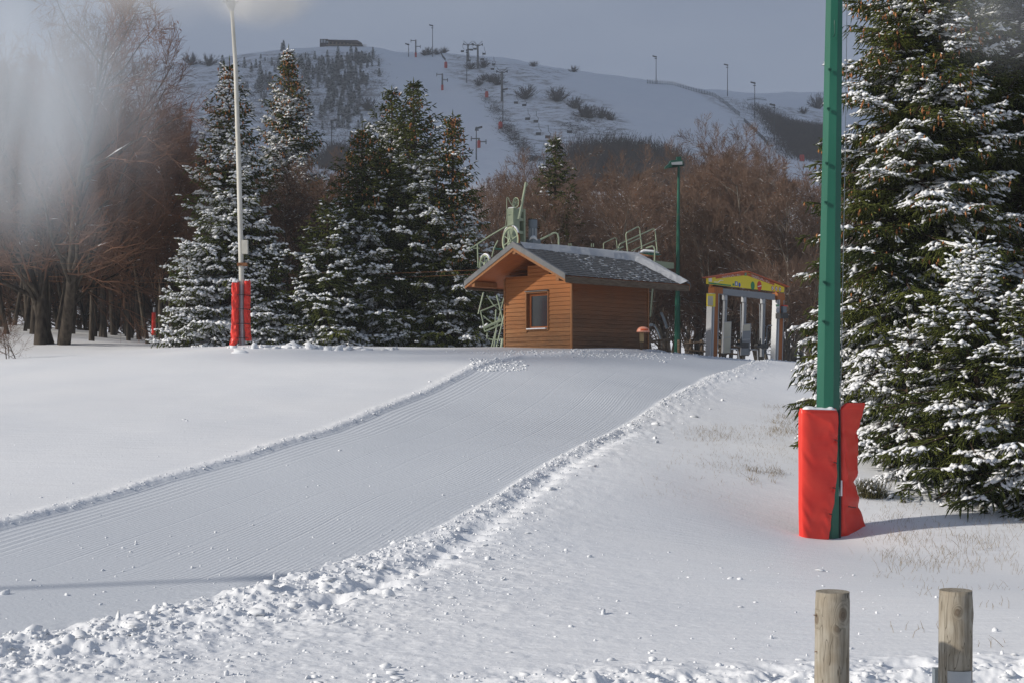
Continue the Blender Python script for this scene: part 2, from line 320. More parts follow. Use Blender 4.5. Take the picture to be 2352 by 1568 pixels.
def snow_ground_material():
    m = bpy.data.materials.new('snow_ground'); m.use_nodes = True; nt = m.node_tree; b = nt.nodes['Principled BSDF']; lk = nt.links.new
    N = nt.nodes.new
    b.inputs['Roughness'].default_value = 0.55; b.inputs['Specular IOR Level'].default_value = 0.25
    tc = N('ShaderNodeTexCoord'); a1 = N('ShaderNodeAttribute'); a1.attribute_name = 'piste'; a2 = N('ShaderNodeAttribute'); a2.attribute_name = 'cross'
    # base: slightly varied snow; groomed snow greyer, partly its slope's shading put into the colour; thin grass showing on the right hand slope
    nz = N('ShaderNodeTexNoise'); nz.inputs['Scale'].default_value = .35; nz.inputs['Detail'].default_value = 4; lk(tc.outputs['Object'], nz.inputs['Vector'])
    c1 = N('ShaderNodeValToRGB'); c1.color_ramp.elements[0].position = .3; c1.color_ramp.elements[0].color = (.77, .79, .825, 1); c1.color_ramp.elements[1].position = .7; c1.color_ramp.elements[1].color = (.83, .84, .86, 1)
    lk(nz.outputs['Fac'], c1.inputs['Fac'])
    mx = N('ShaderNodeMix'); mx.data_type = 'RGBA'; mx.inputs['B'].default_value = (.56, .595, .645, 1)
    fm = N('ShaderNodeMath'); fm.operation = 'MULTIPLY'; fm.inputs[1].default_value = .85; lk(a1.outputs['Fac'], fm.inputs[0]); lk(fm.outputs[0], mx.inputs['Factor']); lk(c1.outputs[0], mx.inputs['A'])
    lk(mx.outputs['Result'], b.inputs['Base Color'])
    # corduroy
    def wave(period, amp):
        mu = N('ShaderNodeMath'); mu.operation = 'MULTIPLY'; mu.inputs[1].default_value = 2*math.pi/period; lk(a2.outputs['Fac'], mu.inputs[0])
        sn = N('ShaderNodeMath'); sn.operation = 'SINE'; lk(mu.outputs[0], sn.inputs[0])
        am = N('ShaderNodeMath'); am.operation = 'MULTIPLY'; am.inputs[1].default_value = amp; lk(sn.outputs[0], am.inputs[0]); return am.outputs[0]
    def add(a, b_): q = N('ShaderNodeMath'); q.operation = 'ADD'; lk(a, q.inputs[0]); lk(b_, q.inputs[1]); return q.outputs[0]
    def mul(a, b_):
        q = N('ShaderNodeMath'); q.operation = 'MULTIPLY'; lk(a, q.inputs[0])
        if isinstance(b_, float): q.inputs[1].default_value = b_
        else: lk(b_, q.inputs[1])
        return q.outputs[0]
    pn = N('ShaderNodeTexNoise'); pn.inputs['Scale'].default_value = .6; pn.inputs['Detail'].default_value = 3; lk(tc.outputs['Object'], pn.inputs['Vector'])
    pr = N('ShaderNodeMapRange'); pr.inputs['From Min'].default_value = .38; pr.inputs['From Max'].default_value = .62; pr.inputs['To Min'].default_value = .25; lk(pn.outputs['Fac'], pr.inputs['Value'])
    w = mul(wave(.062, .0021), pr.outputs[0])
    # joints between grooming tiles: a thin line each 0.9 m
    fr = N('ShaderNodeMath'); fr.operation = 'PINGPONG'; fr.inputs[1].default_value = .42; lk(a2.outputs['Fac'], fr.inputs[0])
    jl = N('ShaderNodeMapRange'); jl.inputs['From Min'].default_value = 0.0; jl.inputs['From Max'].default_value = .03; jl.inputs['To Min'].default_value = .0035; jl.inputs['To Max'].default_value = 0; lk(fr.outputs[0], jl.inputs['Value'])
    # broad ribs beside the left edge
    ed = N('ShaderNodeMapRange'); ed.inputs['From Min'].default_value = .7; ed.inputs['From Max'].default_value = 1.1; ed.inputs['To Min'].default_value = 1; ed.inputs['To Max'].default_value = 0; lk(a2.outputs['Fac'], ed.inputs['Value'])
    w = add(add(w, jl.outputs[0]), mul(wave(.13, .0035), ed.outputs[0]))
    w = mul(w, a1.outputs['Fac'])
    f1 = N('ShaderNodeTexNoise'); f1.inputs['Scale'].default_value = 26; f1.inputs['Detail'].default_value = 6; lk(tc.outputs['Object'], f1.inputs['Vector'])
    mp = N('ShaderNodeMapping'); mp.inputs['Scale'].default_value = (.9, 3.5, 1); mp.inputs['Rotation'].default_value = (0, 0, .25); lk(tc.outputs['Object'], mp.inputs['Vector'])
    f2 = N('ShaderNodeTexNoise'); f2.inputs['Scale'].default_value = 1.6; f2.inputs['Detail'].default_value = 6; f2.inputs['Roughness'].default_value = .6; lk(mp.outputs[0], f2.inputs['Vector'])
    iv = N('ShaderNodeMath'); iv.operation = 'SUBTRACT'; iv.inputs[0].default_value = 1; lk(fm.outputs[0], iv.inputs[1])
    h = add(add(w, mul(f1.outputs['Fac'], .006)), mul(mul(f2.outputs['Fac'], .019), iv.outputs[0]))
    bp = N('ShaderNodeBump'); bp.inputs['Strength'].default_value = .8; bp.inputs['Distance'].default_value = 1; lk(h, bp.inputs['Height']); lk(bp.outputs[0], b.inputs['Normal'])
    return m
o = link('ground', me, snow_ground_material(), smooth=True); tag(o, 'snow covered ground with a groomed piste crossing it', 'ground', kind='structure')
# the hill behind
azh = np.radians(np.r_[np.linspace(-62, -26, 30)[:-1], np.linspace(-26, 26, 560), np.linspace(26, 62, 30)[1:]])
rh = np.r_[np.geomspace(150, 600, 330), np.geomspace(604, 1400, 50)]
A, RR = np.meshgrid(azh, rh); X = np.sin(A)*RR; Y = np.cos(A)*RR
def hill_surf(x, y): return terrain(x, y)+(fbm(x*.05, y*.05, 4, 3)-.5)*3.0*sstep(160, 260, y)
Zh = hill_surf(X.ravel(), Y.ravel())
Zh = np.where(np.repeat(rh, len(azh)) < 151, Zh-.3, Zh)
me = np_mesh('hill', np.c_[X.ravel(), Y.ravel(), Zh], grid_faces(len(rh), len(azh), False))
def hz(x, y): return float(hill_surf(np.array([x]), np.array([y]))[0])
def hhit(px, py, Y0=160, Y1=740):
    Ys = np.linspace(Y0, Y1, 1500); X = (px-HX)/F*Ys; Z = CZ+(HY-py)/F*Ys
    d = Z-hill_surf(X, Ys); i = np.argmax(d < 0)
    if d[i] >= 0: i = np.argmin(d)
    return X[i], Ys[i], float(Ys[i])
# rough, grassy ground outside the groomed runs: painted by where the scrub grows
def PD(q): x, y, _ = hhit(*q); return np.array([x, y])
hx = X.ravel(); hy = Y.ravel()
pxg = HX+F*hx/hy; pyg = HY-(Zh-CZ)/hy*F
def inpoly(px, py, poly):
    ins = np.zeros(px.shape, bool); n = len(poly)
    for i in range(n):
        x1, y1 = poly[i]; x2, y2 = poly[(i+1) % n]
        c = ((y1 > py) != (y2 > py)) & (px < (x2-x1)*(py-y1)/(y2-y1+1e-9)+x1); ins ^= c
    return ins
rough_zones = [[(420, 140), (640, 118), (870, 122), (890, 215), (905, 300), (860, 380), (400, 380)], [(1030, 118), (1180, 148), (1320, 165), (1200, 230), (1330, 330), (1250, 380), (1190, 330), (1100, 230), (1030, 170)],
    [(1180, 160), (1400, 240), (1460, 300), (1300, 330), (1190, 260)], [(1590, 205), (1700, 230), (1900, 260), (1900, 400), (1780, 350), (1690, 270)]]
rm = np.zeros(hx.shape)
for pz in rough_zones: rm = np.maximum(rm, inpoly(pxg, pyg, pz).astype(float))
g2 = rm.reshape(A.shape)
for _ in range(6): g2 = (g2+np.roll(g2, 1, 0)+np.roll(g2, -1, 0)+np.roll(g2, 1, 1)+np.roll(g2, -1, 1))/5
at = me.attributes.new('rough', 'FLOAT', 'POINT'); at.data.foreach_set('value', g2.ravel().astype(np.float32))
m = bpy.data.materials.new('hill_snow'); m.use_nodes = True; nt = m.node_tree; b = nt.nodes['Principled BSDF']; b.inputs['Roughness'].default_value = .8; b.inputs['Specular IOR Level'].default_value = .1
tc = nt.nodes.new('ShaderNodeTexCoord'); nz = nt.nodes.new('ShaderNodeTexNoise'); nz.inputs['Scale'].default_value = .22; nz.inputs['Detail'].default_value = 10; nz.inputs['Roughness'].default_value = .78
nt.links.new(tc.outputs['Object'], nz.inputs['Vector']); at_ = nt.nodes.new('ShaderNodeAttribute'); at_.attribute_name = 'rough'
mr = nt.nodes.new('ShaderNodeMapRange'); mr.inputs['From Min'].default_value = .47; mr.inputs['From Max'].default_value = .60; nt.links.new(nz.outputs['Fac'], mr.inputs['Value'])
mm = nt.nodes.new('ShaderNodeMath'); mm.operation = 'MULTIPLY'; nt.links.new(mr.outputs[0], mm.inputs[0]); nt.links.new(at_.outputs['Fac'], mm.inputs[1])
m2 = nt.nodes.new('ShaderNodeMath'); m2.operation = 'MULTIPLY'; m2.inputs[1].default_value = .75; nt.links.new(mm.outputs[0], m2.inputs[0])
mx = nt.nodes.new('ShaderNodeMix'); mx.data_type = 'RGBA'; mx.inputs['A'].default_value = (.78, .80, .84, 1); mx.inputs['B'].default_value = (.16, .13, .11, 1)
nt.links.new(m2.outputs[0], mx.inputs['Factor']); nt.links.new(mx.outputs['Result'], b.inputs['Base Color'])
o = link('hill', me, m, smooth=True); tag(o, 'snowy ski hill rising behind the wood', 'hill', kind='structure')
# ================================================================== HUT
e1 = Vector((0.72, 0.694, 0)); e2 = Vector((-0.694, 0.72, 0)); up = Vector((0, 0, 1))
HC = Vector((1.78, 42.0, 0)); GW = 2.86; GL = 3.46; OS = 0.7076; OF = 1.022; OB = 1.183
ZE = 4.82; ZR = 5.87; HB = 2.25; half = GW/2+OS; slope = (ZR-ZE)/half
def H(a, t, z): return HC+e1*a+e2*t+up*z          # a along the ridge, t across from the near corner
hut = empty('wooden_hut', H(GL/2, GW/2, HB), 'small brown boarded wooden hut with a slate gable roof on the snow crest', 'hut')
def roof_under(t): return ZR-abs(t-GW/2)*slope-0.17
BH = 0.13
def boards(mb, fn, L_, zlo, ztop, n, holes=()):
    """shiplap boards: fn(s, z, out) -> point; L_ wall length; ztop(s) ceiling"""
    z = math.floor(zlo/BH)*BH
    while True:
        z1 = z+BH
        # span of s for which the wall is at least as high as this board
        ss = [s for s in np.linspace(0, L_, 241) if ztop(s) > z+.01]
        if not ss: break
        s0, s1 = min(ss), max(ss)
        segs = [(s0, s1)]
        for (h0, h1, a, b) in holes:
            if z1 > h0+.004 and z < h1-.004:
                segs = [q for g in segs for q in ((g[0], min(g[1], a)), (max(g[0], b), g[1])) if q[1]-q[0] > .01]
        for (a, b) in segs:
            za = min(z1, ztop(a)) if a > 0 else min(z1, ztop(0)); zb = min(z1, ztop(b))
            k = len(mb.v); zt = z1
            v = [fn(a, z, .030), fn(b, z, .030), fn(b, max(z+.002, zb)-.010, .006), fn(a, max(z+.002, za)-.010, .006), fn(a, z, 0), fn(b, z, 0), fn(b, max(z+.002, zb), 0), fn(a, max(z+.002, za), 0)]
            mb.add(v, [(0, 1, 2, 3), (4, 5, 1, 0), (3, 2, 6, 7), (0, 3, 7, 4), (1, 5, 6, 2)])
        z = z1
WIN = (0.96, 1.886, 3.35, 4.45)
mb = MB(); boards(mb, lambda s, z, o: H(-o, s, z), GW, HB, roof_under, 1, [(WIN[2], WIN[3], WIN[0], WIN[1])])
# inner skin with the window opening left out, so no light leaks
for (a, b, z0, z1) in ((0, WIN[0], HB, 4.9), (WIN[1], GW, HB, 4.9), (WIN[0], WIN[1], HB, WIN[2]), (WIN[0], WIN[1], WIN[3], 5.3)):
    mb.add([H(.01, a, z0), H(.01, b, z0), H(.01, b, z1), H(.01, a, z1)], [(0, 1, 2, 3)])
mb.build('gable_wall', M['boards'], hut)
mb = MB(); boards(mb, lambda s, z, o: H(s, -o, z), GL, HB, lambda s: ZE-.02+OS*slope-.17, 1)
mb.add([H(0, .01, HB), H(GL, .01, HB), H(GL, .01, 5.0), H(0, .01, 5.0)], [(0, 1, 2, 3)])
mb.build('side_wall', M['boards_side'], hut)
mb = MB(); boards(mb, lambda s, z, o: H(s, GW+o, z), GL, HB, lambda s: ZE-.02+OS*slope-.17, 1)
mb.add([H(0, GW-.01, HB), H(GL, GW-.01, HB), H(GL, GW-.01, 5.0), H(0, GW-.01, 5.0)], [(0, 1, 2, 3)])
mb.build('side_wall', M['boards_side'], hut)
mb = MB(); boards(mb, lambda s, z, o: H(GL+o, s, z), GW, HB, roof_under, 1)
mb.add([H(GL-.01, 0, HB), H(GL-.01, GW, HB), H(GL-.01, GW, 5.0), H(GL-.01, GW/2, 5.65), H(GL-.01, 0, 5.0)], [(0, 1, 2, 3, 4)])
mb.build('gable_wall', M['boards'], hut)
for (a, t) in ((0, 0), (GL, 0), (0, GW), (GL, GW)):
    mb = MB(); zt = ZE-.02+OS*slope-.20
    mb.box(H(a+(-.014 if a == 0 else .014), t+(-.014 if t == 0 else .014), (HB+zt)/2), (.055, .055, zt-HB), e1, e2, up)
    mb.build('corner_trim', M['trim_wood'], hut)
# window: outer casing, sash, pane, snow on the sill
mid = (WIN[0]+WIN[1])/2; ww = WIN[1]-WIN[0]; wh = WIN[3]-WIN[2]; zc = (WIN[2]+WIN[3])/2
mb = MB()
for t in (WIN[0]-.012, WIN[1]+.012): mb.box(H(.035, t, zc), (.17, .035, wh+.09), e1, e2, up)
for z in (WIN[2]-.022, WIN[3]+.022): mb.box(H(.035, mid, z), (.17, ww-.012, .04), e1, e2, up)
fr = mb.build('window', M['trim_wood'], hut)
mb = MB()
for t in (WIN[0]+.05, WIN[1]-.05): mb.box(H(.10, t, zc), (.05, .075, wh-.02), e1, e2, up)
for z in (WIN[2]+.045, WIN[3]-.045): mb.box(H(.10, mid, z), (.05, ww-.176, .07), e1, e2, up)
mb.build('sash', M['soffit'], fr)
MB().box(H(.105, mid, zc), (.012, ww-.18, wh-.16), e1, e2, up).build('pane', M['glass'], fr)
MB().box(H(-.03, mid, WIN[2]+.012), (.14, ww-.10, .035), e1, e2, up).build('snow', M['snow'], fr, smooth=False)
MB().box(H(-.045, mid, WIN[3]+.058), (.10, ww+.06, .022), e1, e2, up).build('drip_cap', M['zinc'], fr)
# roof: two slopes, boards under, slates over, barge boards, fascia
A0, A1 = -OF, GL+OB
def RP(a, t, h): return H(a, t, ZR-abs(t-GW/2)*slope+h)     # point at height h over the roof plane
mb = MB()
for s in (-1, 1):
    tE = GW/2+s*half
    mb.add([RP(A0, GW/2, -.13), RP(A1, GW/2, -.13), RP(A1, tE, -.13), RP(A0, tE, -.13), RP(A0, GW/2, -.035), RP(A1, GW/2, -.035), RP(A1, tE, -.035), RP(A0, tE, -.035)],
           [(0, 1, 2, 3), (4, 7, 6, 5), (0, 4, 5, 1), (2, 6, 7, 3), (1, 5, 6, 2), (0, 3, 7, 4)])
roof = mb.build('roof', M['soffit'], hut)
for t in (GW/2, GW/2-half+.32, GW/2+half-.32):
    zz = ZR-abs(t-GW/2)*slope-.13-.085
    for cc, ll in ((A0/2-.02, OF-.06), (GL+OB/2, OB-.06)): MB().box(H(cc, t, zz), (ll, .12, .16), e1, e2, up).build('purlin', M['trim_wood'], roof)
for s in (-1, 1):
    for a, off in ((A0, -.03), (A1, .003)):
        tE = GW/2+s*(half+.03)
        MB().prism([RP(a+off, GW/2, -.20), RP(a+off, GW/2, .015), RP(a+off, tE, .015), RP(a+off, tE, -.17)], e1*.027).build('barge_board', M['trim_wood'], roof)
for s in (-1, 1):
    for a, off in ((A0, -.052), (A1, .032)):
        mb = MB(); tE = GW/2+s*(half+.045)
        mb.prism([RP(a+off, GW/2, -.10), RP(a+off, GW/2, .055), RP(a+off, tE, .055), RP(a+off, tE, -.09)], e1*.020)
        mb.prism([RP(a+off, GW/2, .057), RP(a+off, GW/2, .075), RP(a+off, tE, .075), RP(a+off, tE, .057)], e1*(.11 if a < 0 else -.11))
        mb.build('verge_flashing', M['zinc'], roof)
mb = MB()
for s in (-1, 1):
    tE = GW/2+s*(half+.004)
    mb.prism([RP(A0+.01, tE, -.20), RP(A0+.01, tE, -.02), RP(A0+.01, tE+s*.03, -.02), RP(A0+.01, tE+s*.03, -.20)], e1*(A1-A0-.02))
mb.build('fascia_board', M['fascia'], roof)
rnd = random.Random(4); mb = MB(); tw = .20; th = .155; SL = math.hypot(half, ZR-ZE); nrow = int(SL/th)+1
for s in (-1, 1):
    dn = Vector(RP(0, GW/2+s*half, 0)-RP(0, GW/2, 0)).normalized(); nn = e1.cross(dn); nn = nn if nn.z > 0 else -nn
    for r_ in range(nrow):
        d = r_*th; off = (r_ % 2)*tw/2
        for k in range(int((A1-A0)/tw)+1):
            a = A0+.06+k*tw-off
            if a < A0: continue
            if a+tw > A1: continue
            base = RP(a, GW/2, -.030)+dn*(d-.02)
            if d+th > SL+.05: continue
            j = rnd.uniform(-.004, .004); w_ = tw-.010; l_ = th+.035
            p = [base, base+e1*w_, base+e1*w_+dn*(l_-.05)+nn*.012, base+e1*(w_*.5)+dn*l_+nn*(.016+j), base+dn*(l_-.05)+nn*.012]
            mb.prism(p, nn*.012)
mb.build('slates', M['slate'], roof)
mb = MB(); mb.tube([RP(A0+.02, GW/2, .0), RP(A1-.02, GW/2, .0)], .05, 8); mb.build('ridge_cap', M['zinc'], roof)
def lumpy_sheet(name, fn, na, nb, parent, m=M['snow'], thr=0.004):
    """fn(i/na, j/nb) -> (point on the surface, normal, thickness); cells thinner than thr are left out"""
    V = []; T = []
    for i in range(na+1):
        for j in range(nb+1):
            p, n, t = fn(i/na, j/nb); V.append(p+n*max(t, 0)-n*.012); T.append(t)
    F_ = []
    for i in range(na):
        for j in range(nb):
            q = (i*(nb+1)+j, (i+1)*(nb+1)+j, (i+1)*(nb+1)+j+1, i*(nb+1)+j+1)
            if max(T[k] for k in q) > thr: F_.append(q)
    me = bpy.data.meshes.new(name); me.from_pydata([tuple(v) for v in V], [], F_); me.update()
    import bmesh
    bm = bmesh.new(); bm.from_mesh(me); bmesh.ops.delete(bm, geom=[v for v in bm.verts if not v.link_faces], context='VERTS')
    r = bmesh.ops.extrude_face_region(bm, geom=bm.faces[:]); 
    for v in [g for g in r['geom'] if isinstance(g, bmesh.types.BMVert)]: v.co.z -= 0.0
    bmesh.ops.recalc_face_normals(bm, faces=bm.faces); bm.to_mesh(me); bm.free()
    return link(name, me, m, parent, smooth=True)
nnr = e1.cross(Vector(RP(0, GW/2-half, 0)-RP(0, GW/2, 0)).normalized()); nnr = nnr if nnr.z > 0 else -nnr
nnl = e1.cross(Vector(RP(0, GW/2+half, 0)-RP(0, GW/2, 0)).normalized()); nnl = nnl if nnl.z > 0 else -nnl
def snow_right(u, v):
    a = A0+.22+(A1-A0-.24)*u; d = v*SL; t = GW/2-half*v
    n = float(fbm(a*2.6, d*2.6, 4, 8)); n2 = float(fbm(a*1.1, 5.0, 2, 9)); n3 = float(fbm(a*11, d*13, 2, 19))
    ridge = .26+.34*u+.22*(n2-.5)
    k = (ridge-d)*.35
    verge = (.46+.18*(n-.5)+.25*(1-v))-(A1-a)
    k = max(k, verge*.35)
    k = min(k, .12)
    row = (d/.155) % 1.0; spots = ((n3-.50)*.10-.045*min(row, 1-row)*2)*float(sstep(.15, .40, u))*float(sstep(1.0, .72, u)) if n > .36 else -1
    return RP(a, t, .012), nnr, max(k+(n3-.5)*.015, spots)
lumpy_sheet('snow', snow_right, 200, 90, roof)
def snow_left(u, v):
    a = A0+.22+(A1-A0-.24)*u; d = v*SL; n = float(fbm(a*2, d*2, 4, 18))
    return RP(a, GW/2+half*v, .012), nnl, .03+.10*(n-.45)
lumpy_sheet('snow', snow_left, 80, 40, roof)
# domed orange hood on its short post beside the hut
c = P(1477, 763, 42.6); hb = gz(c.x, c.y)
hd = empty('domed_hood_post', (c.x, c.y, hb), 'small orange domed hood on a short post beside the right wall of the hut', 'beacon post')
mb = MB(); V = []; 
ns, nr_ = 20, 7
for i in range(nr_+1):
    q = i/nr_*math.pi/2; rad = .205*math.cos(q)**.8 if i < nr_ else .001; z = c.z+.165*math.sin(q)
    for k in range(ns): V.append((c.x+rad*math.cos(k*2*math.pi/ns), c.y+rad*.8*math.sin(k*2*math.pi/ns), z))
fs = [(i*ns+k, i*ns+(k+1) % ns, (i+1)*ns+(k+1) % ns, (i+1)*ns+k) for i in range(nr_) for k in range(ns)]+[tuple(range(ns))[::-1]]
mb.add(V, fs).build('hood', M['hood_orange'], hd, smooth=True)
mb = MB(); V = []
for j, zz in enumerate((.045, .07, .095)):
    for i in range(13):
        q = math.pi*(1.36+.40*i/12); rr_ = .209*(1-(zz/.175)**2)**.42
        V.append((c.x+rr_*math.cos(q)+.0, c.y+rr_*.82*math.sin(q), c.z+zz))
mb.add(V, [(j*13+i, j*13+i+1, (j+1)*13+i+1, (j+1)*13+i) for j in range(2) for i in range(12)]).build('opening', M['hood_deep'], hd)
MB().box((c.x-.04, c.y, c.z-.14), (.13, .06, .30)).build('panel', M['grass_dry'], hd)
MB().tube([(c.x-.05, c.y+.03, hb-.3), (c.x-.05, c.y+.03, c.z)], .035, 8).build('post', M['fascia'], hd)
# ================================================================== LIFT GATE (portal with the sign)
class Plane:
    def __init__(s, p0, d): s.p0 = Vector(p0); s.d = Vector(d).normalized(); s.n = Vector((s.d.y, -s.d.x, 0))
    def at(s, px, py, w=0.0):
        """world point where the sight line meets the plane pushed w towards the viewer"""
        o = Vector((0, 0, CZ)); r = Vector(((px-HX)/F, 1, (HY-py)/F)); q = s.p0+s.n*w
        return o+r*((q-o).dot(s.n)/r.dot(s.n))
GP = Plane((6.62, 48.0, 0), (.6055, .7958, 0)); gd, gn = GP.d, GP.n
gzb = gz(8.2, 50.2)
gate = empty('lift_entrance_gate', (8.37, 50.3, gzb), 'drag lift entrance portal with a yellow and red gabled sign on two posts', 'gate')
def gp_poly(name, pts, w, th, m, parent): return MB().prism([GP.at(x, y, w) for x, y in pts], gn*th).build(name, m, parent)
def Z5(x, y): return (1561.8+x*.16406, 600.2+y*.16406)
sign = gp_poly('sign_board', [Z5(365, 235), Z5(915, 160), Z5(1445, 365), Z5(1440, 440), Z5(365, 320)], .02, .05, M['yellow'], gate)
gp_poly('sign_trim', [Z5(300, 225), Z5(885, 140), Z5(1472, 358), Z5(1445, 372), Z5(905, 160), Z5(330, 243)], -.06, .20, M['sign_red'], sign)
gp_poly('title_band', [Z5(498, 222), Z5(905, 165), Z5(905, 200), Z5(498, 248)], .071, .004, M['sign_red'], sign)
gp_poly('title_band', [Z5(932, 165), Z5(1322, 307), Z5(1320, 342), Z5(932, 200)], .071, .004, M['sign_red'], sign)
gp_poly('number_plate', [Z5(903, 152), Z5(932, 160), Z5(932, 205), Z5(903, 205)], .076, .004, M['sign_green'], sign)
def text_on(txt, pa, pb, hgt, m, parent, name='lettering', w=.080):
    """raised lettering from photo point pa (baseline start) to pb (baseline end)"""
    a = GP.at(*pa, w); b = GP.at(*pb, w)
    cu = bpy.data.curves.new('t', 'FONT'); cu.body = txt; cu.size = 1; cu.extrude = 0.0
    ob = bpy.data.objects.new('t', cu); COL.objects.link(ob); bpy.context.view_layer.update()
    dg = bpy.context.evaluated_depsgraph_get(); me = bpy.data.meshes.new_from_object(ob.evaluated_get(dg)); bpy.data.objects.remove(ob)
    xs = [v.co.x for v in me.vertices]; x0, x1 = min(xs), max(xs); ys = [v.co.y for v in me.vertices]; hy_ = max(ys)
    for v in me.vertices:
        u = (v.co.x-x0)/(x1-x0); p = a+(b-a)*u+up*(v.co.y/hy_*hgt); v.co = p
    o_ = link(name, me, m, parent); return o_
text_on('TELESKIS LAC 1 et 2', Z5(582, 236), Z5(845, 202), .13, M['sign_white'], sign)
text_on('TELESKIS LAC 1 et 2', Z5(1000, 222), Z5(1250, 306), .13, M['sign_white'], sign)
text_on('C5', Z5(908, 190), Z5(927, 190), .10, M['sign_white'], sign, w=.084)
gp_poly('green_strip', [Z5(400, 297), Z5(714, 334), Z5(714, 351), Z5(400, 318)], .071, .004, M['sign_green'], sign)
gp_poly('pictogram_panel', [Z5(400, 238), Z5(446, 238), Z5(446, 290), Z5(400, 286)], .071, .004, M['sign_white'], sign)
gp_poly('pictogram_arrow', [Z5(476, 288), Z5(530, 292), Z5(562, 264), Z5(606, 268), Z5(606, 276), Z5(566, 274), Z5(536, 302), Z5(476, 298)], .071, .004, M['sign_white'], sign)
gp_poly('pictogram_panel', [Z5(770, 284), Z5(806, 288), Z5(806, 350), Z5(770, 346)], .071, .004, M['sign_blue'], sign)
gp_poly('pictogram_figure', [Z5(782, 296), Z5(796, 298), Z5(798, 338), Z5(778, 334)], .077, .004, M['sign_white'], sign)
gp_poly('pictogram_panel', [Z5(736, 314), Z5(762, 316), Z5(762, 346), Z5(736, 344)], .071, .004, M['sign_green'], sign)
def disc(name, x, y, rx, m, w=.071, ring=None):
    c_ = GP.at(*Z5(x, y), w); rad = rx; mb_ = MB(); n = 24
    pts = [c_+gd*math.cos(2*math.pi*k/n)*rad+up*math.sin(2*math.pi*k/n)*rad for k in range(n)]
    return mb_.prism(pts, gn*.004).build(name, m, sign)
disc('pictogram_disc', 833, 333, .075, M['sign_blue']); disc('ski_grade_disc', 1018, 345, .15, M['sign_green']); disc('stop_disc', 1112, 348, .175, M['stop_red'])
gp_poly('stop_bar', [Z5(1088, 352), Z5(1138, 340), Z5(1138, 352), Z5(1088, 364)], .077, .004, M['sign_white'], sign)
for x, y in ((1294, 382), (1347, 389), (1398, 396)):
    disc('prohibition_disc', x, y, .095, M['stop_red']); disc('prohibition_disc', x, y, .070, M['sign_white'], .077)
    gp_poly('prohibition_bar', [Z5(x-9, y-14), Z5(x-5, y-16), Z5(x+9, y+14), Z5(x+5, y+16)], .083, .004, M['black'], sign)
# beam, capitals, posts
gp_poly('beam', [Z5(518, 380), Z5(1285, 462), Z5(1285, 545), Z5(518, 466)], -.08, .14, M['beam_grey'], gate)
gp_poly('post_cap', [Z5(398, 362), Z5(515, 378), Z5(515, 462), Z5(398, 450)], -.12, .24, M['post_orange'], gate)
gp_poly('post_cap', [Z5(1287, 448), Z5(1386, 458), Z5(1386, 552), Z5(1287, 540)], -.12, .24, M['post_orange'], gate)
gp_poly('hanger', [Z5(412, 318), Z5(440, 322), Z5(440, 366), Z5(412, 362)], -.05, .06, M['post_orange'], gate)
gp_poly('hanger', [Z5(1330, 428), Z5(1358, 430), Z5(1358, 460), Z5(1330, 456)], -.05, .06, M['post_orange'], gate)
for (xt0, xt1, yt, xb0, xb1, yb, s) in ((378, 470, 452, 352, 446, 1420, 0), (1293, 1385, 545, 1262, 1358, 1470, 1)):
    # timber core faced with an aluminium channel on its left
    xm_t = xt0+(xt1-xt0)*.52; xm_b = xb0+(xb1-xb0)*.52
    pst = gp_poly('post', [Z5(xm_t, yt), Z5(xt1, yt), Z5(xb1, yb), Z5(xm_b, yb)], -.10, .19, M['post_orange'], gate)
    for k in range(3):
        f0 = .52*k/3; f1 = .52*(k+1)/3-.02
        gp_poly('channel', [Z5(xt0+(xt1-xt0)*f0, yt), Z5(xt0+(xt1-xt0)*f1, yt), Z5(xb0+(xb1-xb0)*f1, yb), Z5(xb0+(xb1-xb0)*f0, yb)], -.12, .20+.02*(k % 2), M['alu'], pst)
    gp_poly('edge_strip', [Z5(xt1-3, yt), Z5(xt1+3, yt), Z5(xb1+3, yb), Z5(xb1-3, yb)], -.11, .215, M['alu'], pst)
nb = gp_poly('notice_board', [Z5(372, 455), Z5(480, 460), Z5(476, 640), Z5(370, 632)], .12, .05, M['yellow'], gate)
gp_poly('notice_sheet', [Z5(388, 490), Z5(462, 492), Z5(460, 625), Z5(386, 620)], .172, .006, M['cream'], nb)
# three hanging columns, two screens, reader boxes, hoops
for (xa, xb_, ya, yb2, xc, xd) in ((605, 640, 470, 1280, 578, 612), (872, 908, 498, 1000, 858, 895), (1137, 1173, 520, 1330, 1115, 1152)):
    col_ = gp_poly('column', [Z5(xa, ya), Z5(xb_, ya+4), Z5(xd, yb2), Z5(xc, yb2)], -.10, .08, M['beam_grey'], gate)
    MB().tube([GP.at(*Z5((xa+xb_)/2, ya+2), -.06), GP.at(*Z5((xa+xb_)/2-1, ya+75), -.06)], .085, 12).build('sleeve', M['alu'], col_)
for (pts, split) in (([Z5(612, 858), Z5(714, 848), Z5(700, 1275), Z5(604, 1282)], 0), ([Z5(884, 884), Z5(990, 876), Z5(972, 1305), Z5(846, 1308)], 1)):
    sc_ = gp_poly('screen', pts, .06, .02, M['cream'] if not split else M['beam_grey'], gate)
    if split: gp_poly('upper_panel', [Z5(886, 890), Z5(984, 882), Z5(980, 972), Z5(884, 976)], .082, .004, M['cream'], sc_)
    mb = MB(); q = [GP.at(x, y, .07) for x, y in pts]
    mb.tube([q[0], q[1], q[2], q[3], q[0]], .016, 6); mid_ = [GP.at((pts[0][0]+pts[3][0])/2, (pts[0][1]+pts[3][1])/2, .085), GP.at((pts[1][0]+pts[2][0])/2, (pts[1][1]+pts[2][1])/2, .085)]
    mb.tube(mid_, .014, 6).build('screen_frame', M['alu'], sc_)
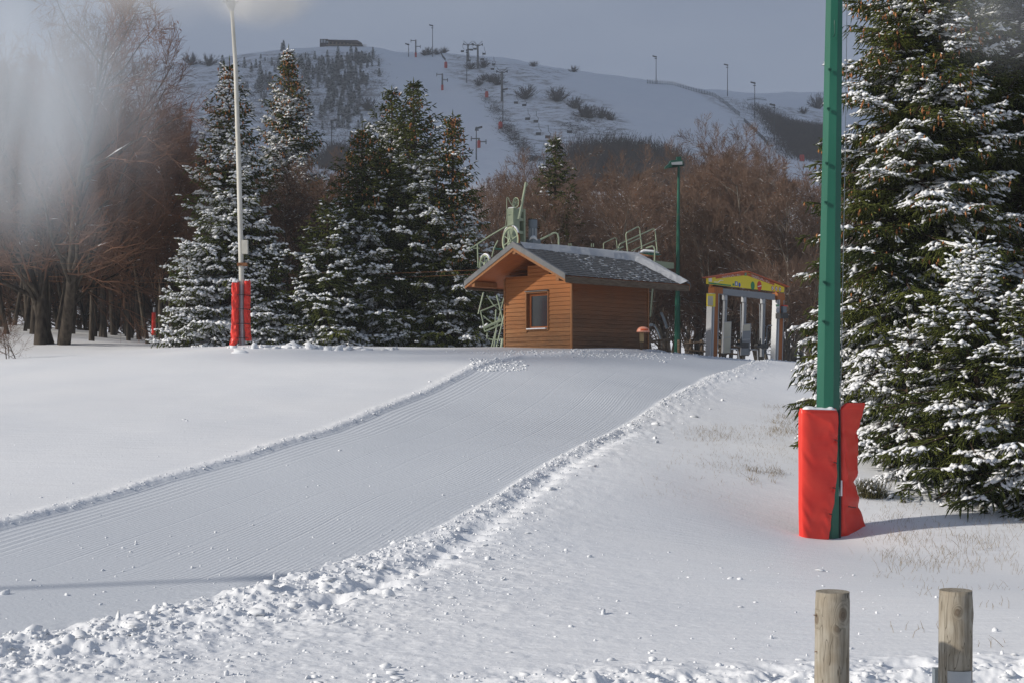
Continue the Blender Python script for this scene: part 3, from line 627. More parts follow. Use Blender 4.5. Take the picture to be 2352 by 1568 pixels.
for (x0, x1, y0, y1, xs, xl) in ((762, 888, 1130, 1212, 852, 845), (1040, 1160, 1152, 1222, 1120, 1092)):
    bx = gp_poly('reader_box', [Z5(x0, y0), Z5(x1, y0+5), Z5(x1, y1), Z5(x0+50, y1-20), Z5(x0, y1-40)], .10, .22, M['black'], gate)
    MB().tube([GP.at(*Z5(xs-4, 600), .10), GP.at(*Z5(xs, y0), .15)], .018, 6).build('reader_stem', M['beam_grey'], bx)
    MB().tube([GP.at(*Z5(xs-2, y0-70), .12), GP.at(*Z5(xs, y0+8), .15)], .045, 8).build('reader_sleeve', M['black'], bx)
    MB().tube([GP.at(*Z5(x0-50, y1+10), .14), GP.at(*Z5(x0+45, y1+12), .14), GP.at(*Z5(xl, 1460), .14)], .022, 6).build('turnstile_leg', M['alu'], bx)
MB().tube([GP.at(*Z5(*q), .05) for q in ((450, 1255), (505, 1250), (522, 1240), (535, 880), (530, 850), (505, 838), (460, 832))], .022, 6).build('hoop', M['beam_grey'], gate)
MB().tube([GP.at(*Z5(*q), .05) for q in ((1285, 900), (1235, 902), (1218, 925), (1205, 1270), (1215, 1292), (1270, 1302))], .022, 6).build('hoop', M['beam_grey'], gate)
MB().tube([GP.at(*Z5(*q), .08) for q in ((385, 1020), (350, 1025), (345, 1180), (380, 1188))], .014, 6).build('hoop', M['beam_grey'], gate)
gp_poly('control_box', [Z5(1338, 730), Z5(1440, 732), Z5(1440, 800), Z5(1338, 806)], .10, .22, M['black'], gate)
gp_poly('control_box', [Z5(1388, 632), Z5(1440, 634), Z5(1440, 722), Z5(1388, 726)], .02, .16, M['grey_motor'], gate)
gp_poly('red_cap', [Z5(1393, 616), Z5(1448, 622), Z5(1448, 638), Z5(1393, 634)], .02, .18, M['stop_red'], gate)
gp_poly('small_notice', [Z5(1340, 606), Z5(1386, 610), Z5(1386, 656), Z5(1340, 652)], .12, .01, M['sign_white'], gate)
gp_poly('small_notice', [Z5(1340, 606), Z5(1386, 610), Z5(1386, 632), Z5(1340, 628)], .132, .004, M['sign_green'], gate)
gp_poly('small_notice', [Z5(1340, 660), Z5(1386, 664), Z5(1386, 726), Z5(1340, 722)], .12, .02, M['alu'], gate)
# ================================================================== DRAG LIFT DRIVE STATION behind the hut
YS = 49.0
st = empty('drag_lift_station', (0.3, YS, gz(.3, YS)), 'pale green steel drag lift drive station with wheels and railings rising behind the hut', 'lift station')
def Z4b(x, y): return (1090.2+x*.11718, 398.1+y*.11718)
def Z4c(x, y): return (1316.8+x*.10416, 477.7+y*.10416)
def Z4d(x, y): return (1071.8+x*.09375, 661.5+y*.09375)
def Z4(x, y): return ((1700+x/2.0905)/1.6327, (650+y/2.0905)/1.6327)
def Z5b(x, y): return (1439.3+x*.07812, 722.7+y*.07812)
def rod(name, pts, Yd, r, m=M['station_green'], conv=Z4b, n=8, parent=st):
    Yl = Yd if isinstance(Yd, (list, tuple)) else [Yd]*len(pts)
    return MB().tube([P(*conv(*q), y) for q, y in zip(pts, Yl)], r, n).build(name, m, parent)
def wheel(name, c_, ax, R1, spokes, conv, Yd, rim=.16, m=M['station_green'], th=.07, snow=False):
    c_ = P(*conv(*c_), Yd); ax = Vector(ax).normalized(); mb_ = MB(); mb_.ring(c_, ax, R1*(1-rim), R1, th, 40); mb_.ring(c_, ax, R1*.05, R1*.17, th*1.6, 16)
    u = ax.orthogonal().normalized(); w = ax.cross(u)
    for k in range(spokes):
        q = 2*math.pi*(k+.3)/spokes; d = u*math.cos(q)+w*math.sin(q); s_ = ax.cross(d)
        mb_.box(c_+d*R1*(.5+.02), (R1*.72, R1*.055, th*.5), d, s_, ax)
    o_ = mb_.build(name, m, st)
    mb2 = MB(); mb2.ring(c_, ax, R1*1.002, R1*1.035, th*.8, 40); mb2.build('liner', M['rust'], o_)
    if snow:
        mb3 = MB(); n = 18; u_ = Vector((0, 0, 1))-ax*ax.z; u_.normalize(); w_ = ax.cross(u_); V = []
        for k in range(n+1):
            q = R(-62+124*k/n); d = u_*math.cos(q)+w_*math.sin(q); t_ = .035*math.cos(R(-88+176*k/n))+.004
            for (rr2, aa) in ((1.036, -.5), (1.036+t_/R1, -.4), (1.036+t_/R1, .4), (1.036, .5)): V.append(c_+d*R1*rr2+ax*th*aa)
        mb3.add(V, [(4*k+i, 4*k+(i+1) % 4, 4*k+4+(i+1) % 4, 4*k+4+i) for k in range(n) for i in range(4)]).build('snow', M['snow'], o_)
    return o_
wheel('drive_wheel', (710, 1320), (-.80, -.60, 0), .475, 8, Z4b, 48.4, snow=True)
wheel('top_sheave', (820, 580), (-.80, -.60, 0), .185, 6, Z4b, 49.0)
wheel('return_wheel', (250, 710), (-.80, -.60, .0), .30, 6, Z4, 48.0, snow=True)
mb = MB()
c0 = P(*Z4b(770, 1100), 49.15); mb.box((c0.x-.02, 49.2, c0.z), (.30, .30, 1.45), e1, e2, up); c1_ = P(*Z4b(915, 1100), 49.3)
for zz in (-.62, -.1, .35, .68): mb.box((c1_.x-.06, 49.35, c0.z+zz), (.30, .22, .10), e1, e2, up)
mb.box((c1_.x+.04, 49.42, c0.z), (.07, .24, 1.45), e1, e2, up)
tower = mb.build('tower', M['station_green'], st)
MB().box((c0.x, 49.2, c0.z+.745), (.28, .28, .04), e1, e2, up).build('snow', M['snow'], tower)
rod('jib', [(870, 905), (985, 300), (1000, 180)], 48.9, [.055, .04, .03])
rod('jib_hook', [(1025, 185), (1035, 215), (1015, 265), (998, 255)], 48.9, .018)
rod('hoop', [(600, 1100), (632, 830), (628, 500), (640, 478), (655, 480), (700, 580), (765, 670)], 48.9, .014)
rod('hoop_stay', [(630, 835), (705, 805)], 48.9, .022)
rod('handrail', [(-130, 1500), (0, 1430), (300, 1230), (600, 1055), (765, 1010)], 48.2, .024)
rod('handrail_post', [(52, 1400), (66, 1700)], 48.2, .022); rod('handrail', [(-40, 1475), (100, 1475)], 48.2, .018)
rod('strut', [(340, 1640), (380, 1470), (455, 1325)], 48.2, .022); rod('strut', [(400, 1490), (700, 1500)], 48.8, .035, M['dark_green'])
rod('handrail', [(190, 560), (195, 740), (250, 750)], 48.0, .022, conv=Z4)
mt = MB().tube([P(*Z4b(1140, 1300), 49.6), P(*Z4b(1140, 1075), 49.6), P(*Z4b(1141, 1070), 49.6), P(*Z4b(1141, 925), 49.6), P(*Z4b(1141, 915), 49.6)], [.125, .135, .158, .158, .15], 20).build('motor', M['grey_motor'], st, smooth=False)
MB().tube([P(*Z4b(1141, 918), 49.6), P(*Z4b(1141, 908), 49.6)], .162, 20).build('motor_cap', M['black'], mt)
for k in range(8):
    q = k*math.pi/4; c_ = P(*Z4b(1140, 1190), 49.6); MB().box((c_.x+.14*math.cos(q), c_.y+.14*math.sin(q), c_.z), (.02, .03, .36), (math.cos(q), math.sin(q), 0), (-math.sin(q), math.cos(q), 0), up).build('cooling_fin', M['galv'], mt)
c_ = P(*Z4b(1155, 1360), 49.6); MB().box(c_, (.38, .34, .22), e1, e2, up).build('gearbox', M['grey_motor'], st)
mb = MB().tube([P(*Z4b(1150, 1310), 49.45), P(*Z4b(1150, 1270), 49.5), P(*Z4b(1140, 1215), 49.55)], [.15, .11, .03], 12); mb.build('snow', M['snow'], mt, smooth=True)
rod('handrail', [(1290, 1300), (1345, 1278), (1540, 1178), (1590, 1170), (1630, 1200), (1648, 1270), (1648, 1560)], 49.2, .034)
mb = MB(); a_ = P(*Z4b(1500, 1490), 50.0); b_ = P(*Z4c(1900, 1180), 52.6)
mb.box((a_+b_)/2+up*-.12, ((b_-a_).length+1.2, .22, .22), (b_-a_), Vector((-(b_-a_).y, (b_-a_).x, 0)), None); mb.build('main_beam', M['station_green'], st)
rod('cable_guide', [(1700, 1445), (1960, 1460)], 50.0, .03, M['dark_green']); 
for x in (1850, 1890, 2290, 2330): rod('guide_lug', [(x, 1380), (x, 1450)], 50.2, .02)
rod('railing', [(670, 1000), (665, 800), (680, 775), (900, 668), (925, 665), (948, 690), (985, 1000)], [51, 51, 51, 52, 52, 52, 52], .018, conv=Z4c)
rod('railing', [(1205, 1050), (1160, 590), (1180, 548), (1400, 432), (1440, 426), (1462, 455), (1515, 910)], [51, 51, 51, 52, 52, 52, 52], .024, conv=Z4c)
rod('railing', [(1185, 800), (1480, 665)], [51, 52], .02, conv=Z4c)
rod('railing', [(1000, 950), (1002, 850), (1030, 800), (1740, 475), (1780, 470), (1805, 520), (1850, 960)], [51.6, 51.6, 51.6, 53, 53, 53, 53], .024, conv=Z4c)
rod('railing', [(1290, 950), (1820, 715)], [51.8, 53], .02, conv=Z4c)
rod('railing', [(1600, 895), (1740, 848), (1775, 860), (1800, 930), (1788, 1290), (1700, 2400)], 51.0, .03, conv=Z4c)
rod('walkway_edge', [(900, 950), (1100, 860)], [51, 52], .03, conv=Z4c); rod('walkway_edge', [(950, 1010), (1080, 950)], [51, 52], .03, conv=Z4c)
wheel('bull_wheel', (1690, 1030), (.10, -.22, .97), .40, 7, Z4c, 52.0, m=M['dark_green'], snow=False)
c_ = P(*Z4c(1640, 965), 52.0); mb = MB()
for k in range(24):
    pass
mb.tube([c_+Vector((-.42, -.1, -.10)), c_+Vector((-.15, 0, .02)), c_+Vector((.22, 0, .0)), c_+Vector((.42, 0, -.05))], [.02, .06, .05, .02], 8).build('snow', M['snow'], st, smooth=True)
for pts, r_ in (([(410, 120), (285, 640)], .030), ([(490, 180), (650, 410), (860, 580)], .022), ([(335, 575), (935, 335)], .024), ([(345, 580), (445, 1070)], .024), ([(440, 1070), (925, 865)], .028), ([(440, 975), (830, 800)], .045),
                ([(735, 180), (800, 420), (885, 790)], .036), ([(722, 530), (700, 870)], .03), ([(925, 200), (760, 860), (600, 1480)], .024), ([(400, 680), (720, 940)], .022), ([(735, 950), (665, 1490)], .028), ([(925, 640), (720, 1490)], .028),
                ([(505, 1100), (500, 1245)], .022), ([(530, 1245), (680, 1275), (900, 1245)], .022), ([(790, 740), (880, 820)], .045), ([(880, 1250), (840, 1490)], .05)):
    rod('brace', pts, 48.6+rnd.uniform(-.5, .9), r_, conv=Z4d, n=6)
# the hidden feet of the frame behind the hut
for x, Yd in ((-.1, 49.3), (2.0, 49.6), (4.6, 51.5)):
    g = gz(x, Yd); MB().tube([(x, Yd, g-.3), (x+.02, Yd, 5.6)], .09, 8).build('frame_leg', M['station_green'], st)
for pts, r_ in (([(1010, -60), (1110, 160), (1185, 410)], .05), ([(800, 290), (900, 460), (1000, 720)], .035), ([(560, 320), (780, 300)], .05)): rod('brace', pts, 51.2, r_, M['grey_motor'], conv=Z5b)
# dark timber rails right of the hut
fe = empty('timber_fence', (5.2, 53, gz(5.2, 53)), 'low dark timber rail fence just right of the hut', 'fence')
rod('rail', [(560, 800), (1330, 712)], [52, 54], .05, M['fascia'], Z5b, 6, fe); rod('rail', [(640, 1070), (1160, 1030)], [52, 54], .07, M['fascia'], Z5b, 6, fe)
for x in (960, 1160): rod('fence_post', [(x, 740), (x-5, 1250)], 52.9+(x-960)/250, .06, M['fascia'], Z5b, 6, fe)
pf = empty('post_rail_fence', tuple(P(1590, 830, 58)), 'old grey wooden post and rail fence at the wood edge left of the gate', 'fence')
for x in (1560, 1587, 1612, 1655, 1700): rod('fence_post', [(x, 780), (x, 835)], 58.5, .09, M['fascia'], lambda a, b: (a, b), 6, pf)
rod('rail', [(1572, 790), (1606, 786), (1720, 800)], 58.4, .035, M['fascia'], lambda a, b: (a, b), 6, pf); rod('rail', [(1572, 803), (1720, 815)], 58.4, .035, M['fascia'], lambda a, b: (a, b), 6, pf)
# lift cable out to the left of the station
mb = MB()
for dy, dd in ((0, 0), (10, .6)):
    a_ = P(1112, 620+dy, 48.4+dd); b_ = P(-300, 618+dy, 60)
    mb.tube([a_.lerp(b_, k/14)-up*(.35*math.sin(math.pi*k/14)) for k in range(15)], .008, 4)
tag(mb.build('lift_cable', M['rust']), 'thin steel drag lift cable running left from the station wheels past the spruces', 'cable')
# ================================================================== FLOODLIGHT MASTS (green)
def octa(mb, p0, p1, r0, r1, rot=0): mb.tube([p0, p1], [r0, r1], 8, True, rot)
Yg = 20.0; gb = P(1896.5, 1228, Yg); gt = P(1917.5, -95, Yg)
zt = 9.4; tt = (zt-gb.z)/(gt.z-gb.z); gtop = gb.lerp(gt, tt)
g1 = empty('floodlight_mast', (gb.x, gb.y, gb.z), 'tall green eight sided steel mast wrapped in bright red padding in the right foreground', 'mast')
mb = MB(); ob_ = gb-up*.6
octa(mb, ob_, gb.lerp(gtop, .36), .186, .163, R(12)); octa(mb, gb.lerp(gtop, .357), gtop, .157, .105, R(12))
mast = mb.build('mast', M['green_pole'], g1)
ax_ = (gtop-gb).normalized()
for k in range(6):
    pz = [(1906, 160), (1903, 250), (1899, 375), (1897, 465), (1893, 648), (1892, 738)][k]
    c_ = P(*pz, Yg-.155); mbk = MB().box(c_, (.045, .03, .03)); mbk.box(c_+Vector((.004, 0, -.02)), (.018, .03, .03)); mbk.build('step_peg', M['dark_green'], mast)
c_ = P(1914, 85, Yg-.14); MB().tube([c_, c_+Vector((-.006, -.12, .01)), c_+Vector((-.012, -.13, .14)), c_+Vector((-.012, -.13, .2))], .009, 6).build('hook', M['dark_green'], mast)
MB().tube([P(1930, 940, Yg), P(1942, 300, Yg), P(1947, -110, Yg)], .006, 5).build('guy_wire', M['galv'], g1)
# lamp head above the frame
hdp = gtop
mb = MB()
for s in (-1, 1): mb.box(hdp+Vector((s*.45, 0, .05)), (.62, .5, .22), (1, 0, -.25*s), (0, 1, 0), None)
mb.box(hdp+up*.0, (1.5, .08, .08)); mb.build('lamp_head', M['dark_green'], g1)
def zz6(x, y): return (1813+x*.2342, 888+y*.2342)
def pad(name, rows, Yf, thick, parent, ties, m=M['red_pvc'], yaw=0.0, nseg=30, seed=1, wr=.012, snow=None, onesided=False):
    """padding slab: rows = [(photo y, photo x left, photo x right)] top to bottom at depth Yf; pinched at the ties"""
    V = []; nrow = 150; nS = nseg
    ys = [r_[0] for r_ in rows]
    for j in range(nrow+1):
        py = ys[0]+(ys[-1]-ys[0])*j/nrow
        xl = np.interp(py, ys, [r_[1] for r_ in rows]); xr = np.interp(py, ys, [r_[2] for r_ in rows])
        a = P(xl, py, Yf); b = P(xr, py, Yf+yaw); c_ = (a+b)/2; hw = (b-a).length/2; dx = (b-a).normalized(); nn_ = Vector((dx.y, -dx.x, 0))
        z = c_.z; pin0 = sum(math.exp(-((z-t)/.055)**2) for t in ties)
        endp = max(0, 1-min(j, nrow-j)/5)
        for k in range(nS):
            q = 2*math.pi*k/nS; cq, sq = math.cos(q), math.sin(q)
            x = abs(cq)**.45*math.copysign(1, cq); y = abs(sq)**.55*math.copysign(1, sq)
            pin = pin0*(max(0, x)**2 if onesided else 1)
            rad_ = 0.0
            if y > .3 and ties:
                for t_ in ties:
                    for sl2, off_ in ((-.42, .0), (-.16, -.015), (.12, .012), (.30, .03)):
                        dd_ = (z-t_-off_-(1-x)*hw*sl2)/.009
                        if abs(dd_) < 3: rad_ += math.exp(-dd_*dd_)*(max(0, (x+.75)/1.75))**1.3*(.35+.65*float(hash2(np.array(t_*100), np.array(sl2*100), seed)))
            wrk = -.007*rad_+wr*(float(vnoise((z*9+x*3.1*seed)*1.0, x*1.5+seed*7, seed))-.5)*2 + wr*.9*math.sin(z*34+x*5*(1+seed)+3*float(vnoise(z*3, x, seed+3)))*max(0, x)**1.5*.5
            ty = thick/2*(1-.30*pin*(abs(x)**2))*(1-.35*endp)
            V.append(c_+dx*hw*x*(1-.05*pin-.04*endp)+nn_*(ty*y+(wrk if y > 0 else 0)))
    Fs = [(j*nS+k, j*nS+(k+1) % nS, (j+1)*nS+(k+1) % nS, (j+1)*nS+k) for j in range(nrow) for k in range(nS)]
    Fs += [tuple(range(nS))[::-1], tuple(nrow*nS+k for k in range(nS))]
    return MB().add(V, Fs).build(name, m, parent, smooth=True)
zpy = lambda y, Yd=19.75: CZ+(HY-y)/F*Yd
p1 = pad('padding', [(937, 1836.5, 1921), (948, 1836, 1923.5), (1000, 1835.5, 1922.5), (1100, 1836, 1920), (1160, 1836, 1913), (1200, 1837, 1906), (1245, 1838, 1900)], 19.70, .17, g1, [zpy(1008), zpy(1060), zpy(1120), zpy(1178)], seed=1, yaw=.12, nseg=64, onesided=True)
mb = MB(); pr = []
for py, px in ((958, 1923), (1008, 1921.5), (1060, 1919.5), (1120, 1917), (1178, 1908), (1215, 1902)): pr.append(P(px, py, 19.77))
mb.tube(pr, .016, 6).build('seam', M['red_pvc'], p1)
for py, px in ((1010, 1918), (1062, 1917), (1120, 1914), (1180, 1906)):
    c_ = P(px, py, 19.70); MB().tube([c_+Vector((-.025, -.05, .01)), c_+Vector((.02, -.03, 0)), c_+Vector((.06, .12, -.03)), c_+Vector((.08, .3, -.03))], .006, 5).build('lace', M['black'], p1)
sv_, _, _ = None, None, None
tl = P(1840, 937, 19.66); tr = P(1920, 938, 19.72)
def topsnow(name, a, b, w, h, parent, seed=0, fy=.0):
    V = []; n = 22; k = 7
    for i in range(n+1):
        u = i/n; c_ = a.lerp(b, u); e = min(1, math.sin(math.pi*min(max(u, .02), .98))*2.2)
        for j in range(k+1):
            q = math.pi*j/k; V.append(c_+Vector((0, math.cos(q)*w/2*e, math.sin(q)*h*(e*(.6+.7*float(vnoise(u*7, 1.0, seed)))))))
    return MB().add(V, [(i*(k+1)+j, i*(k+1)+j+1, (i+1)*(k+1)+j+1, (i+1)*(k+1)+j) for i in range(n) for j in range(k)]+[(i*(k+1), (i+1)*(k+1), (i+1)*(k+1)+k, i*(k+1)+k) for i in range(n)]).build(name, M['snow'], parent, smooth=True)
topsnow('snow', P(1838, 939, 19.70), P(1921, 941, 19.8), .26, .04, p1, 3)
p2_ = pad('padding', [(924, 1945, 1982), (938, 1929, 1979), (960, 1929, 1975), (993, 1931, 1964), (1040, 1931, 1966), (1080, 1932, 1964), (1106, 1933, 1958), (1140, 1932, 1967), (1163, 1931, 1968), (1200, 1929, 1980), (1234, 1927, 1991)], 20.0, .12, g1, [zpy(993, 20), zpy(1106, 20), zpy(1163, 20)], seed=2, yaw=.55, wr=.018)
topsnow('snow', P(1934, 937, 20.06), P(1974, 928, 20.5), .10, .018, p2_, 5)
for py, px in ((995, 1961), (1106, 1956), (1164, 1966)):
    c_ = P(px, py, 20.35); MB().tube([c_, c_+Vector((-.03, -.06, .0)), c_+Vector((-.16, -.22, .03)), P(1928, py+12, 20.0)], .006, 5).build('lace', M['black'], p2_)
mb = MB(); mb.tube([P(1927, 940, 19.9), P(1929, 1150, 19.93), P(1928, 1240, 19.93)], .022, 6).build('cable_duct', M['black'], g1)
MB().box(P(1930, 1120, 19.93), (.05, .04, .22)).build('duct_snow', M['snow'], g1)
# second green mast behind the hut
Yl = 60.0; lb = P(1555, 812, Yl); lb.z = gz(lb.x, Yl)-.2; lt = P(1559, 372, Yl)
g2 = empty('floodlight_mast', tuple(lb), 'slim dark green floodlight mast standing between the hut and the entrance gate', 'mast')
mb = MB(); octa(mb, lb, lb.lerp(lt, .36), .15, .12, .3); octa(mb, lb.lerp(lt, .35), lt, .10, .055, .3); mb.build('mast', M['green_pole'], g2)
def Z4e(x, y): return ((2450+x/7.84)/1.6327, (550+y/7.84)/1.6327)
for (pts, th_, dy) in (([(480, 480), (520, 415), (820, 385), (890, 430), (870, 545), (520, 545)], .5, -.3), ([(360, 600), (480, 500), (560, 560), (420, 650), (345, 660)], .4, -.5), ([(690, 305), (830, 305), (815, 410), (690, 395)], .3, .1)):
    lh = MB().prism([P(*Z4e(*q), Yl+dy) for q in pts], (0, th_, .05)).build('lamp_head', M['dark_green'], g2)
MB().prism([P(*Z4e(*q), Yl-.34) for q in ((530, 470), (850, 440), (860, 535), (540, 540))], (0, .03, 0)).build('lamp_glass', M['glass_lamp'], lh)
MB().tube([P(*Z4e(400, 620), Yl), P(*Z4e(760, 560), Yl), P(*Z4e(900, 540), Yl)], .05, 6).build('lamp_bracket', M['dark_green'], g2)
# ================================================================== SNOW LANCE left
YL = 43.0
base = P(556, 795, YL); sl_ = empty('snow_lance', (base.x, base.y, gz(base.x, YL)), 'tall white snow making lance leaning left with red padding at its foot', 'snow gun')
pl_ = MB().tube([P(555, 655, YL), P(549, 400, YL), P(541, 150, YL), P(532.5, 22, YL)], [.078, .074, .064, .052], 14).build('pole', M['white_paint'], sl_)
MB().tube([P(557, 806, YL+.05), P(554.5, 655, YL+.02)], .095, 14).build('base_pipe', M['galv'], sl_)
hd_ = MB().tube([P(533, 26, YL), P(531, 14, YL), P(529, 4, YL), P(528, 0, YL)], [.06, .13, .16, .10], 12).build('nozzle_head', M['galv'], sl_)
for k in range(6):
    q = k*math.pi/3; c_ = P(530, 6, YL)+Vector((math.cos(q)*.17, math.sin(q)*.17, 0)); MB().tube([c_, c_+Vector((math.cos(q)*.07, math.sin(q)*.07, .03))], .025, 6).build('nozzle', M['galv'], hd_)
MB().box(P(563, 568, YL), (.17, .16, .42)).build('control_box', M['white_paint'], sl_)
MB().box(P(557, 608, YL), (.30, .22, .09)).build('clamp', M['rust'], sl_)
pa = pad('padding', [(648, 534, 549), (660, 533, 549), (720, 533, 548), (780, 530, 548), (795, 527, 541)], YL-.12, .34, sl_, [CZ+(HY-y)/F*YL for y in (680, 710, 745, 778)], seed=3, wr=.03)
pb_ = pad('padding', [(644, 563, 574.5), (660, 562, 575), (720, 561, 574), (760, 563, 575), (783, 565, 577.5)], YL+.05, .34, sl_, [CZ+(HY-y)/F*YL for y in (675, 700, 740, 765)], seed=4, wr=.03)
topsnow('snow', P(533, 650, YL-.12), P(549, 650, YL-.12), .34, .10, pa, 7); topsnow('snow', P(562.5, 646, YL+.05), P(574.5, 646, YL+.05), .34, .05, pb_, 8)
for y in (680, 712, 745, 778):
    c_ = P(541, y, YL); mbk = MB().ring(P(554, y, YL+.02), (0, .05, 1), .27, .285, .02, 20); mbk.build('lace', M['black'], sl_)
# small padded post among the trees on the left
rp = P(353, 775, 66); rpe = empty('padded_post', (rp.x, rp.y, rp.z), 'small red padded post among the bare tree trunks left of the snow lance', 'post')
pad('padding', [(718, 349.5, 357), (740, 349.5, 357), (770, 349, 357)], 66, .3, rpe, [], seed=5)
MB().tube([(rp.x, rp.y+.1, rp.z-1.2), (rp.x, rp.y+.1, rp.z+1.4)], .06, 8).build('post', M['galv'], rpe)
# ================================================================== FOREGROUND POSTS
def post_material(name, knots, seed):
    m = mat(name, (0.28, 0.245, 0.19), 0.85, 0.15); nt = m.node_tree; b = nt.nodes['Principled BSDF']; lk = nt.links.new; N = nt.nodes.new
    tc = N('ShaderNodeTexCoord'); vec = tc.outputs['Object']
    # the grain bows round each knot
    zoff = None; kn = None
    sep = N('ShaderNodeSeparateXYZ'); lk(vec, sep.inputs[0]); zcur = sep.outputs['Z']; xcur = sep.outputs['X']; kf = None
    for (kx, ky, kz, kr) in knots:
        sb = N('ShaderNodeVectorMath'); sb.operation = 'SUBTRACT'; sb.inputs[1].default_value = (kx, ky, kz); lk(vec, sb.inputs[0])
        scv = N('ShaderNodeVectorMath'); scv.operation = 'MULTIPLY'; scv.inputs[1].default_value = (1, 1, .72); lk(sb.outputs[0], scv.inputs[0])
        ln = N('ShaderNodeVectorMath'); ln.operation = 'LENGTH'; lk(scv.outputs[0], ln.inputs[0])
        f = N('ShaderNodeMapRange'); f.interpolation_type = 'SMOOTHSTEP'; f.inputs['From Min'].default_value = kr*.6; f.inputs['From Max'].default_value = kr*2.3; f.inputs['To Min'].default_value = 1; f.inputs['To Max'].default_value = 0; lk(ln.outputs['Value'], f.inputs['Value'])
        rg = N('ShaderNodeMath'); rg.operation = 'MULTIPLY'; rg.inputs[1].default_value = 4.0; lk(ln.outputs['Value'], rg.inputs[0])
        mixx = N('ShaderNodeMix'); mixx.data_type = 'FLOAT'; lk(f.outputs[0], mixx.inputs['Factor']); lk(xcur, mixx.inputs['A']); lk(rg.outputs[0], mixx.inputs['B']); xcur = mixx.outputs['Result']
        d = N('ShaderNodeMapRange'); d.inputs['From Min'].default_value = kr*.75; d.inputs['From Max'].default_value = kr*1.15; d.inputs['To Min'].default_value = 1; d.inputs['To Max'].default_value = 0; lk(ln.outputs['Value'], d.inputs['Value'])
        if kf is None: kf = d.outputs[0]
        else:
            q = N('ShaderNodeMath'); q.operation = 'MAXIMUM'; lk(kf, q.inputs[0]); lk(d.outputs[0], q.inputs[1]); kf = q.outputs[0]
    cb = N('ShaderNodeCombineXYZ'); lk(xcur, cb.inputs['X']); lk(sep.outputs['Y'], cb.inputs['Y']); 
    zs = N('ShaderNodeMath'); zs.operation = 'MULTIPLY'; zs.inputs[1].default_value = .07; lk(zcur, zs.inputs[0]); lk(zs.outputs[0], cb.inputs['Z'])
    g1_ = N('ShaderNodeTexNoise'); g1_.inputs['Scale'].default_value = 60; g1_.inputs['Detail'].default_value = 6; g1_.inputs['Roughness'].default_value = .7; lk(cb.outputs[0], g1_.inputs['Vector'])
    g2_ = N('ShaderNodeTexNoise'); g2_.inputs['Scale'].default_value = 8; g2_.inputs['Detail'].default_value = 3; lk(vec, g2_.inputs['Vector'])
    cr = N('ShaderNodeValToRGB'); e = cr.color_ramp.elements; e[0].position = .32; e[0].color = (.20, .172, .135, 1); e[1].position = .56; e[1].color = (.37, .34, .285, 1)
    ee = cr.color_ramp.elements.new(.42); ee.color = (.26, .235, .19, 1); lk(g1_.outputs['Fac'], cr.inputs['Fac'])
    mx = N('ShaderNodeMix'); mx.data_type = 'RGBA'; mx.blend_type = 'MULTIPLY'; mx.inputs['Factor'].default_value = .5; lk(cr.outputs[0], mx.inputs['A'])
    c2 = N('ShaderNodeValToRGB'); c2.color_ramp.elements[0].position = .35; c2.color_ramp.elements[0].color = (.62, .52, .40, 1); c2.color_ramp.elements[1].position = .6; c2.color_ramp.elements[1].color = (1, 1, 1, 1); lk(g2_.outputs['Fac'], c2.inputs['Fac']); lk(c2.outputs[0], mx.inputs['B'])
    col = mx.outputs['Result']
    if kf is not None:
        km = N('ShaderNodeMix'); km.data_type = 'RGBA'; km.inputs['B'].default_value = (.11, .075, .05, 1); kk = N('ShaderNodeMath'); kk.operation = 'MULTIPLY'; kk.inputs[1].default_value = .6; lk(kf, kk.inputs[0]); lk(kk.outputs[0], km.inputs['Factor']); lk(col, km.inputs['A']); col = km.outputs['Result']
    lk(col, b.inputs['Base Color'])
    # drying cracks
    wv = N('ShaderNodeTexNoise'); wv.inputs['Scale'].default_value = 22; wv.inputs['Detail'].default_value = 2
    cb2 = N('ShaderNodeCombineXYZ'); lk(xcur, cb2.inputs['X']); lk(sep.outputs['Y'], cb2.inputs['Y']); z2 = N('ShaderNodeMath'); z2.operation = 'MULTIPLY_ADD'; z2.inputs[1].default_value = .12; z2.inputs[2].default_value = seed; lk(zcur, z2.inputs[0]); lk(z2.outputs[0], cb2.inputs['Z']); lk(cb2.outputs[0], wv.inputs['Vector'])
    cm = N('ShaderNodeMapRange'); cm.inputs['From Min'].default_value = .498; cm.inputs['From Max'].default_value = .502
    ab = N('ShaderNodeMath'); ab.operation = 'SUBTRACT'; ab.inputs[1].default_value = .5; lk(wv.outputs['Fac'], ab.inputs[0]); ab2 = N('ShaderNodeMath'); ab2.operation = 'ABSOLUTE'; lk(ab.outputs[0], ab2.inputs[0])
    cm.inputs['From Min'].default_value = .001; cm.inputs['From Max'].default_value = .006; lk(ab2.outputs[0], cm.inputs['Value'])
    cx = N('ShaderNodeMix'); cx.data_type = 'RGBA'; cx.inputs['A'].default_value = (.12, .10, .075, 1); lk(cm.outputs[0], cx.inputs['Factor']); lk(col, cx.inputs['B']); lk(cx.outputs['Result'], b.inputs['Base Color'])
    hs = N('ShaderNodeMath'); hs.operation = 'ADD'; lk(g1_.outputs['Fac'], hs.inputs[0]); lk(cm.outputs[0], hs.inputs[1])
    bp = N('ShaderNodeBump'); bp.inputs['Strength'].default_value = .6; bp.inputs['Distance'].default_value = .004; lk(hs.outputs[0], bp.inputs['Height']); lk(bp.outputs[0], b.inputs['Normal'])
    return m
